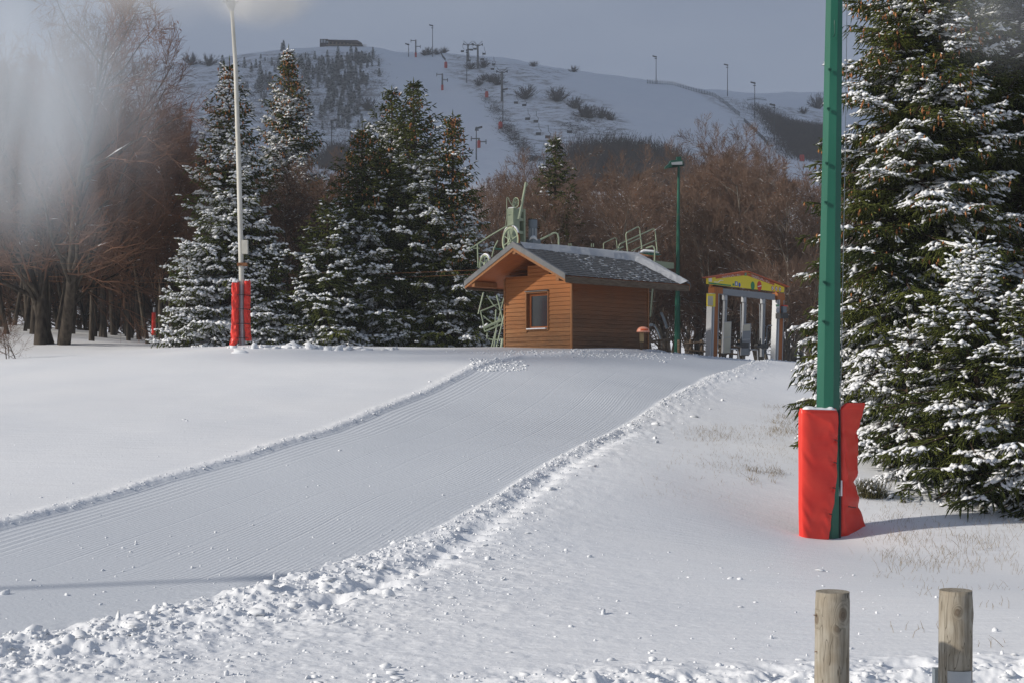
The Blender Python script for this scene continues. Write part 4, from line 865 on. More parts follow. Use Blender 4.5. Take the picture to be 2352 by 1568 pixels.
def wood_post(px, py, Yp, r_, lean, knots, seed, label):
    t = P(px, py, Yp); V = []; n = 56; nz_ = 60; zb = -0.35; hgt = t.z-zb
    ks = [(r_*math.sin(R(a)), -r_*math.cos(R(a)), hgt-dz, kr) for a, dz, kr in knots]
    for j in range(nz_+1):
        u = j/nz_; z = hgt*u
        for k in range(n):
            q = 2*math.pi*k/n; rad = r_*(1+.012*(float(vnoise(q*3, z*3, seed))-.5)*2+.035*(1-u))
            for (kx, ky, kz, kr) in ks:
                d2 = (rad*math.cos(q)-kx)**2+(rad*math.sin(q)-ky)**2+((z-kz)*.8)**2; rad += .004*math.exp(-d2/(2.0*kr)**2)
            if j >= nz_-1: rad *= .975
            V.append((rad*math.cos(q)-lean*(u-1)*hgt, rad*math.sin(q), z))
    Fs = [(j*n+k, j*n+(k+1) % n, (j+1)*n+(k+1) % n, (j+1)*n+k) for j in range(nz_) for k in range(n)]+[tuple(nz_*n+k for k in range(n))]
    o_ = MB().add(V, Fs).build('wooden_post', post_material('post_wood', ks, seed), None, smooth=True)
    o_.location = (t.x, t.y, zb); tag(o_, label, 'post', 'weathered wooden posts in the foreground')
    for f in (-1,): o_.data.polygons[-1].use_smooth = False
    return o_, t
# object coords follow the mesh (local), so knots are given in local space
w1, t1 = wood_post(1912.5, 1357, 5.8, .0700, -.010, [(0, .142, .011), (-75, .11, .016), (22, .085, .020)], 1.0, 'weathered round post with rusty nails, left of the two foreground posts')
w2, t2 = wood_post(2195.5, 1354, 6.0, .0695, -.006, [(-12, .083, .0125), (62, .10, .014)], 5.0, 'weathered round post with a metal bracket, nearest the right frame edge')
bpy.context.view_layer.update()
for (px, py) in ((1876, 1411), (1878, 1495)):
    c_ = P(px, py, 5.78); MB().tube([c_+Vector((.02, 0, 0)), c_+Vector((-.012, -.004, 0)), c_+Vector((-.013, -.004, 0))], [.0015, .0015, .004], 8).build('nail', M['rust'], w1)
mb = MB(); n = 14; V = []
c0 = Vector((t2.x, t2.y, 0)); zt_ = P(0, 1540, 5.94).z
for k in range(n+1):
    q = R(-62+82*k/n)-R(20)+R(38)
    for rr2, zz in ((.0735, zt_), (.0735, zt_-.25), (.0765, zt_-.25), (.0765, zt_)): V.append((t2.x+rr2*math.sin(q), t2.y-rr2*math.cos(q), zz))
mb.add(V, [(4*k+i, 4*k+(i+1) % 4, 4*k+4+(i+1) % 4, 4*k+4+i) for k in range(n) for i in range(4)]+[(0, 1, 2, 3), tuple(4*n+i for i in range(4))]).build('metal_band', M['galv'], w2)
MB().box(P(2152, 1600, 6.06), (.030, .04, .25)).build('rail_end', M['grey_motor'], w2)
# ================================================================== TREES
def frames(T):
    T = T/np.maximum(np.linalg.norm(T, axis=1, keepdims=True), 1e-9)
    ref = np.where(np.abs(T[:, 2:3]) < .9, np.array([[0, 0, 1.]]), np.array([[1., 0, 0]]))
    U = np.cross(ref, T); U /= np.linalg.norm(U, axis=1, keepdims=True)+1e-9; W = np.cross(T, U)
    return T, U, W
def spindles(P0, P1, r, n=3, mid=.4, flat=1.0):
    """closed double cones, the cheapest thing that reads as a needle spray or a lump of snow"""
    P0 = np.asarray(P0, float); P1 = np.asarray(P1, float); N = len(P0); r = np.broadcast_to(np.asarray(r, float), (N,))
    T, U, W = frames(P1-P0); C_ = P0+(P1-P0)*mid
    V = np.empty((N, n+2, 3)); V[:, 0] = P0; V[:, n+1] = P1
    for k in range(n):
        q = 2*math.pi*k/n+.3; V[:, 1+k] = C_+U*(math.cos(q)*r)[:, None]+W*(math.sin(q)*r*flat)[:, None]
    f = []
    for k in range(n): f += [(0, 1+(k+1) % n, 1+k), (n+1, 1+k, 1+(k+1) % n)]
    Fc = (np.arange(N)*(n+2))[:, None, None]+np.array(f)[None]
    return V.reshape(-1, 3), Fc.reshape(-1, 3)
def prisms(P0, P1, r0, r1, n=3):
    P0 = np.asarray(P0, float); P1 = np.asarray(P1, float); N = len(P0); r0 = np.broadcast_to(r0, (N,)); r1 = np.broadcast_to(r1, (N,))
    T, U, W = frames(P1-P0); V = np.empty((N, 2*n, 3))
    for k in range(n):
        q = 2*math.pi*k/n; d = U*math.cos(q)+W*math.sin(q); V[:, k] = P0+d*r0[:, None]; V[:, n+k] = P1+d*r1[:, None]
    f = []
    for k in range(n): a, b = k, (k+1) % n; f += [(a, b, n+b), (a, n+b, n+a)]
    Fc = (np.arange(N)*(2*n))[:, None, None]+np.array(f)[None]
    return V.reshape(-1, 3), Fc.reshape(-1, 3)
def join(parts):
    V = []; Fc = []; o = 0
    for v, f in parts:
        if len(v) == 0: continue
        V.append(v); Fc.append(f+o); o += len(v)
    return np.concatenate(V), np.concatenate(Fc)
def n3(p, s, seed): return vnoise(p[:, 0]*s+p[:, 2]*s*.7+31, p[:, 1]*s-p[:, 2]*s*.9, seed)
def spruce(H, Rb, seed, whorl=.36, nb=7, sec=.15, tw=.075, tl=.12, tr=.014, snow=.45, cones=.4, h0=.03, bare=.0, hcut=None, power=.85, conesz=(.13, .021), snow_r=1.75, cone_n=5, conetop=.55, topless=.12, droop=.30):
    rg = np.random.default_rng(seed)
    tubes = []; n0 = []; n1 = []; nrr = []; s0 = []; s1 = []; srr = []; c0 = []; c1 = []
    zs = np.linspace(0, H, 14); tubes.append((np.c_[zs[:-1]*0, zs[:-1]*0, zs[:-1]-.3*(zs[:-1] == 0)], np.c_[zs[1:]*0, zs[1:]*0, zs[1:]], .02+.016*H*(1-zs[:-1]/H), .012+.016*H*(1-zs[1:]/H)))
    h = h0*H; 
    while h < H*.985:
        t = h/H; dens = 1.0 if hcut is None or h < hcut else .35
        nbb = max(3, int(round(nb*(.40+.60*(1-t)))))
        a0 = rg.uniform(0, 6.28)
        for k in range(nbb):
            az_ = a0+2*math.pi*k/nbb+rg.normal(0, .22)
            Lb = Rb*((1-t)**power)*min(1, .62+t*4.5)*rg.uniform(.72, 1.14)*(1-.30*sstep(.75, 1, t))+.07
            sl_0 = -.22+1.05*t**1.4+rg.normal(0, .07); dr_ = droop*(1-t)+rg.normal(0, .05); upc = .24*(1-t)+.06
            rd = np.array([math.cos(az_), math.sin(az_), 0]); sd_ = np.array([-rd[1], rd[0], 0]); hb_ = h+rg.uniform(-.12, .12)*whorl*2
            def B(s): return rd[None]*(Lb*s)[:, None]+np.array([0, 0, 1.])[None]*(hb_+Lb*(sl_0*s-dr_*s*s+upc*s**3))[:, None]+sd_[None]*(Lb*.07*np.sin(s*4+k))[:, None]
            ss = np.linspace(0, 1, 6); bp_ = B(ss); rb = (.006+.012*Lb)
            tubes.append((bp_[:-1], bp_[1:], rb*(1-ss[:-1]*.85), rb*(1-ss[1:]*.85)))
            inner = bare+.12*rg.uniform(.4, 1.2)
            ns = max(2, int(Lb*(1-inner)/sec*dens)); sj = inner+(1-inner)*(np.arange(ns)+rg.uniform(0, 1, ns)*.6)/ns
            sj = np.r_[sj, sj, [.985]]; side = np.r_[np.ones(ns), -np.ones(ns), 0.]
            p = B(sj); tg = B(np.minimum(sj+.02, 1.02))-B(sj-.02); tg /= np.linalg.norm(tg, axis=1, keepdims=True)
            ang = R(52)+rg.normal(0, .14, len(sj)); sdv = side[:, None]*sd_[None]
            d = tg*np.cos(ang*np.abs(side))[:, None]+sdv*np.sin(ang)[:, None]+np.array([0, 0, 1.])*(rg.normal(-.10, .10, len(sj)))[:, None]
            l2 = (.34*Lb*(1-sj)**.75+.10+.05*min(Lb, 1.5))*rg.uniform(.7, 1.2, len(sj)); l2 = np.minimum(l2, .95)
            e = p+d*l2[:, None]-np.array([0, 0, 1.])*(l2**2*.22)[:, None]
            n0.append(p); n1.append(e); nrr.append(np.full(len(p), tr*1.15))
            # snow sits on whole boughs, in patches
            key = n3(p, 1.0/(.30+.03*H), seed)*.7+n3(p, 3.1/(.30+.03*H), seed+3)*.3+.10*sj-.02-topless*t
            on = key > (1-snow)
            nt = np.maximum(2, (l2/tw).astype(int)); idx = np.repeat(np.arange(len(p)), nt); m = len(idx)
            fr_ = (np.concatenate([np.arange(q) for q in nt])+rg.uniform(.1, .9, m))/nt[idx]
            q0 = p[idx]+(e[idx]-p[idx])*fr_[:, None]; dd = (e-p)[idx]; dd = dd/(np.linalg.norm(dd, axis=1, keepdims=True)+1e-9)
            lat = np.cross(dd, np.array([0, 0, 1.])); lat /= np.linalg.norm(lat, axis=1, keepdims=True)+1e-9
            kind = rg.integers(0, 3, m); sgn = np.where(kind == 0, 1., np.where(kind == 1, -1., 0.))[:, None]
            dv = dd*.75+lat*sgn*.75+np.array([0, 0, 1.])*(np.where(kind == 2, -.75, -.12)+rg.normal(0, .14, m))[:, None]
            lt_ = tl*rg.uniform(.7, 1.3, m)*(1.15-.35*fr_)*np.where(kind == 2, 1.45, 1); q1 = q0+dv*lt_[:, None]
            n0.append(q0); n1.append(q1); nrr.append(tr*rg.uniform(.8, 1.2, m))
            sm = on[idx] & (kind < 2) & (rg.uniform(0, 1, m) < .9)
            upv = np.array([0, 0, tr*.95])
            if sm.any():
                s0.append(q0[sm]+upv*.8); s1.append(q0[sm]+(q1-q0)[sm]*.95+upv*.8); srr.append(np.full(sm.sum(), tr*snow_r)*rg.uniform(.75, 1.35, sm.sum()))
            if on.any():
                s0.append(p[on]+upv); s1.append(e[on]+upv); srr.append(np.minimum(tr*snow_r*1.25, l2[on]*.2))
                mid = on & (rg.uniform(0, 1, len(on)) < .65)
                if mid.any(): s0.append(p[mid]*.6+e[mid]*.4+upv*1.4); s1.append(p[mid]*.1+e[mid]*.9+upv*1.3); srr.append(np.minimum(tr*snow_r*2.2, l2[mid]*.27))
            # light dusting elsewhere
            du = (~on[idx]) & (kind < 2) & (rg.uniform(0, 1, m) < .02+.09*snow)
            if du.any(): s0.append(q0[du]+upv*.9); s1.append(q1[du]+upv*.7); srr.append(np.full(du.sum(), tr*.9))
            if t > conetop and rg.uniform() < cones*2 or rg.uniform() < cones*.10:
                m_ = cone_n; sc_ = rg.uniform(.55, 1.0, m_); cp = B(sc_)+rg.normal(0, .10+.02*Lb, (m_, 3))*np.array([1, 1, .3]); ln = conesz[0]*rg.uniform(.75, 1.15, m_)
                c0.append(cp-np.array([0, 0, .02])); c1.append(cp+np.c_[rg.normal(0, .015, (m_, 2)), -ln])
        h += whorl*(.75+.5*rg.uniform())*(1-.25*t)*(1 if dens == 1 else 1.6)
    # leader shoot
    n0.append(np.array([[0, 0, H-.05]])); n1.append(np.array([[0, 0, H+.25]])); nrr.append(np.array([tr]))
    out = {}
    out['trunk'] = join([prisms(a, b, np.asarray(c), np.asarray(d), 5) for a, b, c, d in tubes])
    out['crown'] = spindles(np.concatenate(n0), np.concatenate(n1), np.concatenate(nrr), 3)
    if s0: out['snow'] = spindles(np.concatenate(s0), np.concatenate(s1), np.concatenate(srr), 5, .5, .85)
    if c0: c0 = np.concatenate(c0); c1 = np.concatenate(c1); out['cones'] = spindles(c0, c1, conesz[1], 5, .45)
    return out
def place_tree(name, arr, loc, label, cat, group=None, rz=0.0, lean=(0, 0), mats=None, scale=1.0):
    e = empty(name, loc, label, cat, group); e.rotation_euler = (lean[0], lean[1], rz); e.scale = (scale,)*3
    for k, (v, f) in arr.items():
        me = np_mesh(k, v, f); c = link(k, me, mats[k], e, smooth=(k in ('snow', 'cones')), world=False)
        if k == 'cones': c['kind'] = 'stuff'
    return e
SM = {'trunk': M['bark_spruce'], 'crown': M['needle'], 'snow': M['snow'], 'cones': M['cone']}
def sp_at(px, topy, Yd, Rb, seed, label, rz=0.0, group='snow dusted spruces', **kw):
    x = (px-HX)/F*Yd; g = gz(x, Yd); H_ = CZ+(HY-topy)/F*Yd-g
    print('spruce', seed, 'H', round(H_, 2)); a = spruce(H_, Rb, seed, **kw)
    return place_tree('spruce_tree', a, (x, Yd, g-.05), label, 'spruce tree', group, rz, mats=SM)
MIDK = dict(whorl=.30, nb=11, sec=.17, tw=.11, tl=.18, tr=.026, snow_r=1.7, conesz=(.17, .032), cone_n=4, power=.78)
sp_at(527, 138, 50, 2.5, 11, 'tall snowy spruce directly behind the white snow lance', snow=.60, cones=.35, **MIDK)
sp_at(663, 110, 60, 2.9, 12, 'narrow spruce with a cone laden top rising above a brown beech, right of the lance', snow=.44, cones=.55, **MIDK)
sp_at(950, 188, 52, 3.3, 13, 'tallest dark spruce left of the hut, pointed bare leader at its top', snow=.40, cones=.12, **MIDK)
sp_at(1040, 262, 51.5, 2.0, 14, 'spruce with many hanging orange cones just left of the hut roof', snow=.38, cones=.6, **{**MIDK, 'conetop': .35})
sp_at(900, 205, 53, 3.3, 15, 'slender pointed spruce leaning out left of the tallest dark one', snow=.38, cones=.12, **MIDK)
sp_at(832, 292, 51.5, 3.0, 16, 'mid height spruce with rusty cone tips on the left flank of the cluster', snow=.36, cones=.25, **MIDK)
sp_at(752, 455, 49.5, 2.1, 17, 'short bushy spruce at the left foot of the spruce cluster', snow=.48, cones=.0, **MIDK)
sp_at(430, 560, 49.0, 1.15, 18, 'low heavily snowed spruce at the left foot of the lance spruce', snow=.68, cones=.0, **MIDK)
sp_at(622, 560, 49.5, 1.35, 19, 'low snowy spruce right of the red lance padding', snow=.55, cones=.0, **MIDK)
sp_at(1275, 318, 64, 2.7, 20, 'lone dark spruce standing in the bare wood above the hut roof', snow=.25, cones=.0, whorl=.36, nb=9, sec=.24, tw=.16, tl=.24, tr=.034, snow_r=1.3)
NEARK = dict(whorl=.27, nb=12, sec=.12, tw=.052, tl=.125, tr=.0155, snow_r=1.55, conesz=(.135, .019), power=.72, topless=0, droop=.52)
sp_at(2110, -560, 25.5, 2.3, 31, 'huge snow laden spruce hung with long cones beside the green mast', snow=.43, cones=.4, hcut=8.6, **{**NEARK, 'conetop': .25, 'cone_n': 7, 'whorl': .25, 'power': .66})
sp_at(2243, 548, 22.6, 1.75, 32, 'young pointed spruce thick with snow in front of the huge one', snow=.46, cones=.0, h0=.0, **{**NEARK, 'power': .7})
sp_at(2335, -620, 28.0, 3.4, 33, 'dark spruce cut by the upper right frame edge, behind the huge one', snow=.30, cones=.15, hcut=8.8, **NEARK)
sp_at(2385, 640, 21.5, 1.5, 34, 'bushy spruce cut by the right frame edge, low in front', snow=.40, cones=.0, h0=.0, **NEARK)
sp_at(2085, 740, 23.6, 1.0, 35, 'low spreading spruce at the foot of the huge one, beside the red padding', snow=.50, cones=.0, h0=.0, **NEARK)
sp_at(1915, 600, 27.0, .8, 36, 'small spruce peeping out left of the green mast', snow=.30, cones=.1, h0=.0, **NEARK)
# ------------------------------------------------------------------ bare broadleaved trees
def bare_tree(H, spread, seed, stems=1, nlim=16, lev=(7, 6, 6), clear=.22, r0=.16, upw=.35, twig_r=.007, snowy=.3, leafy=.0, curve=.25):
    rg = np.random.default_rng(seed); K = 5
    def grow(Pst, Dst, Len, r0_, r1_, wob, trop):
        N = len(Pst); pts = np.empty((N, K, 3)); pts[:, 0] = Pst; D = Dst/np.linalg.norm(Dst, axis=1, keepdims=True)
        for k in range(1, K):
            D = D+rg.normal(0, wob, (N, 3))+np.array([0, 0, trop]); D /= np.linalg.norm(D, axis=1, keepdims=True)
            pts[:, k] = pts[:, k-1]+D*(Len/(K-1))[:, None]
        return pts
    def spawn(pts, Len, rad, n, smin, amin, amax, fl, trop, wob, fr):
        N = len(pts); idx = np.repeat(np.arange(N), n); m = len(idx)
        s = smin+(1-smin)*(np.tile(np.arange(n), N)+rg.uniform(0, 1, m))/n
        x = s*(K-1); i0 = np.minimum(x.astype(int), K-2); f = x-i0
        p = pts[idx, i0]*(1-f)[:, None]+pts[idx, i0+1]*f[:, None]; tg = pts[idx, i0+1]-pts[idx, i0]; tg /= np.linalg.norm(tg, axis=1, keepdims=True)+1e-9
        rv = rg.normal(0, 1, (m, 3)); rv -= tg*(rv*tg).sum(1, keepdims=True); rv /= np.linalg.norm(rv, axis=1, keepdims=True)
        a = rg.uniform(amin, amax, m); d = tg*np.cos(a)[:, None]+rv*np.sin(a)[:, None]
        l = Len[idx]*fl*(1.15-.65*s)*rg.uniform(.7, 1.25, m); r_ = np.maximum(rad[idx]*(1-.75*s)*fr, twig_r)
        return grow(p, d, l, r_, r_*.4, wob, trop), l, r_
    st_ = np.zeros((stems, 3)); st_[:, :2] = rg.normal(0, .28, (stems, 2))*(stems > 1)
    dirs = np.c_[rg.normal(0, .13, (stems, 2))*(1+1.2*(stems > 1)), np.ones(stems)]
    L0 = np.full(stems, H*.86)*rg.uniform(.82, 1.0, stems); R0 = np.full(stems, r0)*rg.uniform(.75, 1, stems)
    st_[:, 2] = -.3
    p0 = grow(st_, dirs, L0, R0, R0*.2, .05, .03)
    tub = []
    def add_tubes(pts, r_, n, lst, taper=.75):
        for k in range(K-1): lst.append((pts[:, k], pts[:, k+1], r_*(1-taper*k/(K-1)), r_*(1-taper*(k+1)/(K-1)), n))
    add_tubes(p0, R0, 8, tub, .88)
    p1, l1, r1 = spawn(p0, L0*spread/H*1.25, R0, nlim, clear, .55, 1.15, 1.0, .10*upw/.35, .14, .45); add_tubes(p1, r1, 4, tub)
    p2, l2, r2 = spawn(p1, l1, r1, lev[0], .12, .4, .95, .55, .07, .16, .6); tw_ = []; add_tubes(p2, r2, 3, tw_)
    p3, l3, r3 = spawn(p2, l2, r2, lev[1], .1, .4, .9, .60, .05, .16, .6)
    for k in (0, 2): tw_.append((p3[:, k], p3[:, k+2], r3*(1-.2*k), r3*(.75-.2*k), 3))
    p4, l4, r4 = spawn(p3, np.maximum(l3, .35), r3, lev[2], .05, .35, .8, .75, .06, .1, .8)
    tw_.append((p4[:, 0], p4[:, 4], np.full(len(p4), twig_r), np.full(len(p4), twig_r*.5), 3))
    out = {'trunk': join([prisms(a, b, c, d, n) for a, b, c, d, n in tub]), 'crown': join([prisms(a, b, c, d, n) for a, b, c, d, n in tw_])}
    if snowy > 0:
        S0 = []; S1 = []; Sr = []
        for pts, r_, pr in ((p1, r1, snowy), (p2, r2, snowy), (p3, r3, snowy*.75)):
            for k in range(K-1):
                a = pts[:, k]; b = pts[:, k+1]; d = b-a; fl = np.abs(d[:, 2])/(np.linalg.norm(d, axis=1)+1e-9) < .6
                pick = fl & (rg.uniform(0, 1, len(a)) < pr); o_ = np.maximum(r_[pick], .010)[:, None]*np.array([[0, 0, 1.]])
                S0.append(a[pick]+o_); S1.append(b[pick]+o_); Sr.append(np.clip(r_[pick]*.7, .009, .03))
        out['snow'] = spindles(np.concatenate(S0), np.concatenate(S1), np.concatenate(Sr), 3, .5)
    if leafy > 0:
        n = int(len(p4)*leafy); ii = rg.choice(len(p4), n); a = p4[ii, 4]; b = a+rg.normal(0, .05, (n, 3))-np.array([0, 0, .05]); out['leaves'] = spindles(a, b, .022, 3)
    return out
BM = {'trunk': M['bark'], 'crown': M['twig'], 'snow': M['snow'], 'leaves': M['leaf_dry']}
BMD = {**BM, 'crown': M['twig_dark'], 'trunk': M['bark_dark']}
protos = {}
def proto(key, mats, **kw):
    arr = bare_tree(**kw); e = bpy.data.objects.new('beech_tree', None); ch = []
    for k, (v, f) in arr.items():
        me = np_mesh(k, v, f); me.materials.append(mats[k]); ch.append((k, me))
    protos[key] = (kw['H'], ch)
proto('a', BM, H=12, spread=3.4, seed=1, nlim=26, lev=(7, 6, 5), clear=.12, r0=.15, snowy=.10, leafy=.012)
proto('b', BM, H=12, spread=3.9, seed=2, nlim=28, lev=(7, 6, 5), clear=.10, r0=.13, stems=2, snowy=.14, leafy=.02)
proto('c', BM, H=12, spread=3.0, seed=3, nlim=26, lev=(7, 6, 5), clear=.08, r0=.17, snowy=.08)
proto('d', BMD, H=14, spread=3.2, seed=4, nlim=26, lev=(7, 6, 5), clear=.30, r0=.16, snowy=.10, leafy=.05)
proto('e', BMD, H=14, spread=3.8, seed=5, nlim=28, lev=(7, 6, 5), clear=.26, r0=.19, snowy=.12, leafy=.03)
proto('f', BMD, H=13, spread=3.3, seed=6, nlim=28, lev=(7, 6, 5), clear=.05, r0=.15, snowy=.05)
proto('g', BMD, H=13, spread=3.0, seed=7, nlim=30, lev=(7, 6, 5), clear=.03, r0=.13, stems=2, snowy=.05)
def beech(key, px, Yd, H_, label, group, rz=None, wid=1.0, by=None, lean=0.0):
    rg_ = random.Random(int(px*7+Yd*13)); x = (px-HX)/F*Yd; g = gz(x, Yd); h0_, ch = protos[key]; s = H_/h0_
    e = empty('beech_tree', (x, Yd, g-.05), label, 'beech tree', group); e.rotation_euler = (0, lean, rg_.uniform(0, 6.28) if rz is None else rz); e.scale = (s*wid, s*wid, s)
    for k, me in ch:
        c = bpy.data.objects.new(k, me); COL.objects.link(c); c.parent = e
    return e
def hgt(px, topy, Yd): x = (px-HX)/F*Yd; return CZ+(HY-topy)/F*Yd-gz(x, Yd)
# the big multi stemmed beech on the left, built on its own
a = bare_tree(H=15.0, spread=5.2, seed=21, stems=4, nlim=24, lev=(8, 7, 6), clear=.16, r0=.27, snowy=.05, leafy=.05, upw=.5)
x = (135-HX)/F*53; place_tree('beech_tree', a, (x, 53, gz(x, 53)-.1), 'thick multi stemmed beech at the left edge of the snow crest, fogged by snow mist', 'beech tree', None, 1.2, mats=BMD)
a = bare_tree(H=hgt(682, 352, 53), spread=3.0, seed=22, stems=1, nlim=22, lev=(8, 7, 6), clear=.22, r0=.11, snowy=.30, leafy=.04)
x = (682-HX)/F*53; place_tree('beech_tree', a, (x, 53, gz(x, 53)-.1), 'reddish bare beech with snowy twigs standing between the two groups of spruces', 'beech tree', None, .4, mats=BM)
a = bare_tree(H=hgt(1640, 318, 62), spread=3.9, seed=23, stems=2, nlim=26, lev=(8, 7, 6), clear=.16, r0=.15, snowy=.22, leafy=.03)
x = (1655-HX)/F*62; place_tree('beech_tree', a, (x, 62, gz(x, 62)-.1), 'wide bare beech with frosted twigs just behind the entrance gate', 'beech tree', None, 2.4, mats=BM)
a = bare_tree(H=hgt(1790, 350, 58), spread=3.2, seed=24, stems=2, nlim=26, lev=(8, 7, 6), clear=.10, r0=.12, snowy=.24, leafy=.02)
x = (1800-HX)/F*58; place_tree('beech_tree', a, (x, 58, gz(x, 58)-.1), 'bare beech with upswept branches immediately left of the green mast', 'beech tree', None, .9, mats=BM)
GL_ = 'bare beeches of the wood on the left'; LL_ = 'bare dark beech in the wood on the left, beyond the snow crest'
GR_ = 'bare beeches of the wood behind the hut and gate'; LR_ = 'bare reddish brown beech in the wood behind the hut and gate'
rb = random.Random(9)
def left_top(px): return float(np.interp(px, [-400, 0, 100, 150, 250, 350, 440, 500, 560], [60, 60, 15, 20, 90, 140, 190, 300, 420]))
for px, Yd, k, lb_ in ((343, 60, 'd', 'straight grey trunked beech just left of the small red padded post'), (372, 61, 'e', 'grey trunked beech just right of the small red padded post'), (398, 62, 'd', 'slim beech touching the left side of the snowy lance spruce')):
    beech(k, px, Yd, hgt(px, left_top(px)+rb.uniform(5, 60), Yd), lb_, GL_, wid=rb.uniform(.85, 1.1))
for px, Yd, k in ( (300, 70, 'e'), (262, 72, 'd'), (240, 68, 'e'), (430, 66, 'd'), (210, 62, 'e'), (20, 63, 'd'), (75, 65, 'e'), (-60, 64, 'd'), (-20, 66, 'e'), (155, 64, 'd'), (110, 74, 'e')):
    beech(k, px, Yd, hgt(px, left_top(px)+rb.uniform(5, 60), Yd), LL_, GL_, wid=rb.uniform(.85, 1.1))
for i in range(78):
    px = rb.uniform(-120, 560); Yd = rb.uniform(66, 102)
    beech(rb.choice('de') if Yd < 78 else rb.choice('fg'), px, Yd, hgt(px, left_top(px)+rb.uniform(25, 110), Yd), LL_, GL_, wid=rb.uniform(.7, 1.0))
def right_top(px): return float(np.interp(px, [520, 600, 700, 780, 860, 1080, 1130, 1200, 1320, 1450, 1560, 1640, 1720, 1800, 1870, 1950], [430, 350, 352, 355, 390, 395, 362, 375, 368, 385, 345, 330, 318, 345, 430, 560]))
for px, Yd, k in ((600, 57, 'b'), (640, 62, 'a'), (760, 58, 'b'), (800, 64, 'c'), (860, 70, 'a'), (720, 66, 'c'), (1110, 66, 'c'), (1160, 72, 'a'), (1205, 64, 'b'), (1330, 66, 'a'), (1385, 60, 'b'), (1440, 70, 'c'), (1500, 63, 'a'), (1550, 70, 'b'), (1600, 66, 'c'), (1700, 67, 'a'), (1745, 62, 'c'), (1850, 60, 'b'), (1900, 66, 'c'), (1720, 74, 'b'), (1820, 72, 'a')):
    beech(k, px, Yd, 1.2*hgt(px, right_top(px)+rb.uniform(0, 40), Yd), LR_, GR_, wid=rb.uniform(.9, 1.15))
for i in range(44):
    px = 540+1330*(i+rb.uniform(0, 1))/44; Yd = rb.uniform(74, 104)
    if 1880 < px: continue
    beech(rb.choice('abc'), px, Yd, 1.2*hgt(px, right_top(px)+rb.uniform(0, 50), Yd), LR_, GR_, wid=rb.uniform(.7, 1.0))
# leafless sapling at the left edge
a = bare_tree(H=1.5, spread=.7, seed=41, stems=3, nlim=7, lev=(4, 3, 2), clear=.25, r0=.022, snowy=.0, twig_r=.003, leafy=.0)
x = (42-HX)/F*41; place_tree('sapling', a, (x, 41, gz(x, 41)), 'thin leafless sapling sticking out of the snow at the left frame edge', 'sapling', None, mats=BMD)
# ================================================================== THINGS ON THE HILL
def far_proto(seed, **kw):
    a = spruce(4.0, .95, seed, whorl=.34, nb=6, sec=.30, tw=.28, tl=.26, tr=.05, snow=.52, cones=0, snow_r=1.0, **kw)
    v, f = join([a['trunk'], a['crown']]); me = np_mesh('conifer', v, f); me.materials.append(M['needle_far']); me.materials.append(M['snow'])
    v2, f2 = join([a['trunk'], a['crown'], a['snow']]); me2 = np_mesh('conifer', v2, f2); me2.materials.append(M['needle_far']); me2.materials.append(M['snow'])
    mi = np.zeros(len(f2), np.int32); mi[len(f):] = 1; me2.polygons.foreach_set('material_index', mi); return me2
FPS = [far_proto(s) for s in (51, 52, 53)]
rf = random.Random(77)
clusters = [((762, 845), (134, 200), 80), ((750, 826), (195, 268), 46), ((672, 722), (134, 200), 26), ((722, 762), (130, 195), 20), ((590, 672), (134, 240), 34), ((560, 605), (150, 215), 12), ((690, 770), (200, 300), 22), ((775, 862), (262, 338), 26), ((838, 876), (128, 190), 6), ((500, 560), (150, 190), 8), ((640, 655), (108, 122), 3)]
CL_ = ['small conifer in the dense dark column right below the summit chalet', 'small conifer in the lower part of the dark column of the far hill', 'small conifer in the clump above the top of the cone laden spruce', 'small conifer left of the dense column below the chalet', 'small conifer scattered on the upper left of the far hill',
    'small conifer on the left skyline beside the lance spruce', 'small conifer between the cone laden spruce and the dark column', 'small snowy conifer at the bottom of the conifer slope', 'small conifer at the right edge of the conifer slope', 'small conifer on the skyline left of the lance', 'dark conifer standing on the skyline left of the chalet']
for (xr, yr, n), cl_ in zip(clusters, CL_):
    for i in range(n):
        px = rf.uniform(*xr); py = rf.uniform(*yr); x, y, _ = hhit(px, py)
        o = bpy.data.objects.new('conifer', FPS[rf.randrange(3)]); COL.objects.link(o); o.location = (x, y, hz(x, y)-.2); s = rf.uniform(.40, 1.0); o.scale = (s, s, s*rf.uniform(.9, 1.2)); o.rotation_euler = (0, 0, rf.uniform(0, 6.28))
        tag(o, cl_, 'conifer', cl_.replace('small ', '').replace('conifer', 'conifers', 1))
def shrub_mesh(seed, H=2.6, n=60):
    rg = np.random.default_rng(seed); a0 = rg.uniform(0, 6.28, n); el = rg.uniform(.35, 1.45, n); l = H*rg.uniform(.5, 1, n)
    d = np.c_[np.cos(a0)*np.cos(el), np.sin(a0)*np.cos(el), np.sin(el)]; p0 = np.c_[rg.normal(0, .15, n), rg.normal(0, .15, n), np.zeros(n)-.1]; p1 = p0+d*l[:, None]
    k = 7; idx = np.repeat(np.arange(n), k); f = rg.uniform(.3, 1, n*k); q0 = p0[idx]+(p1-p0)[idx]*f[:, None]; q1 = q0+(d[idx]+rg.normal(0, .45, (n*k, 3)))*.5
    v, fc = join([prisms(p0, p1, np.full(n, .05), np.full(n, .02)), prisms(q0, q1, np.full(n*k, .03), np.full(n*k, .012))]); me = np_mesh('shrub', v, fc); me.materials.append(M['shrub_far']); return me
SHR = [shrub_mesh(s) for s in (61, 62)]
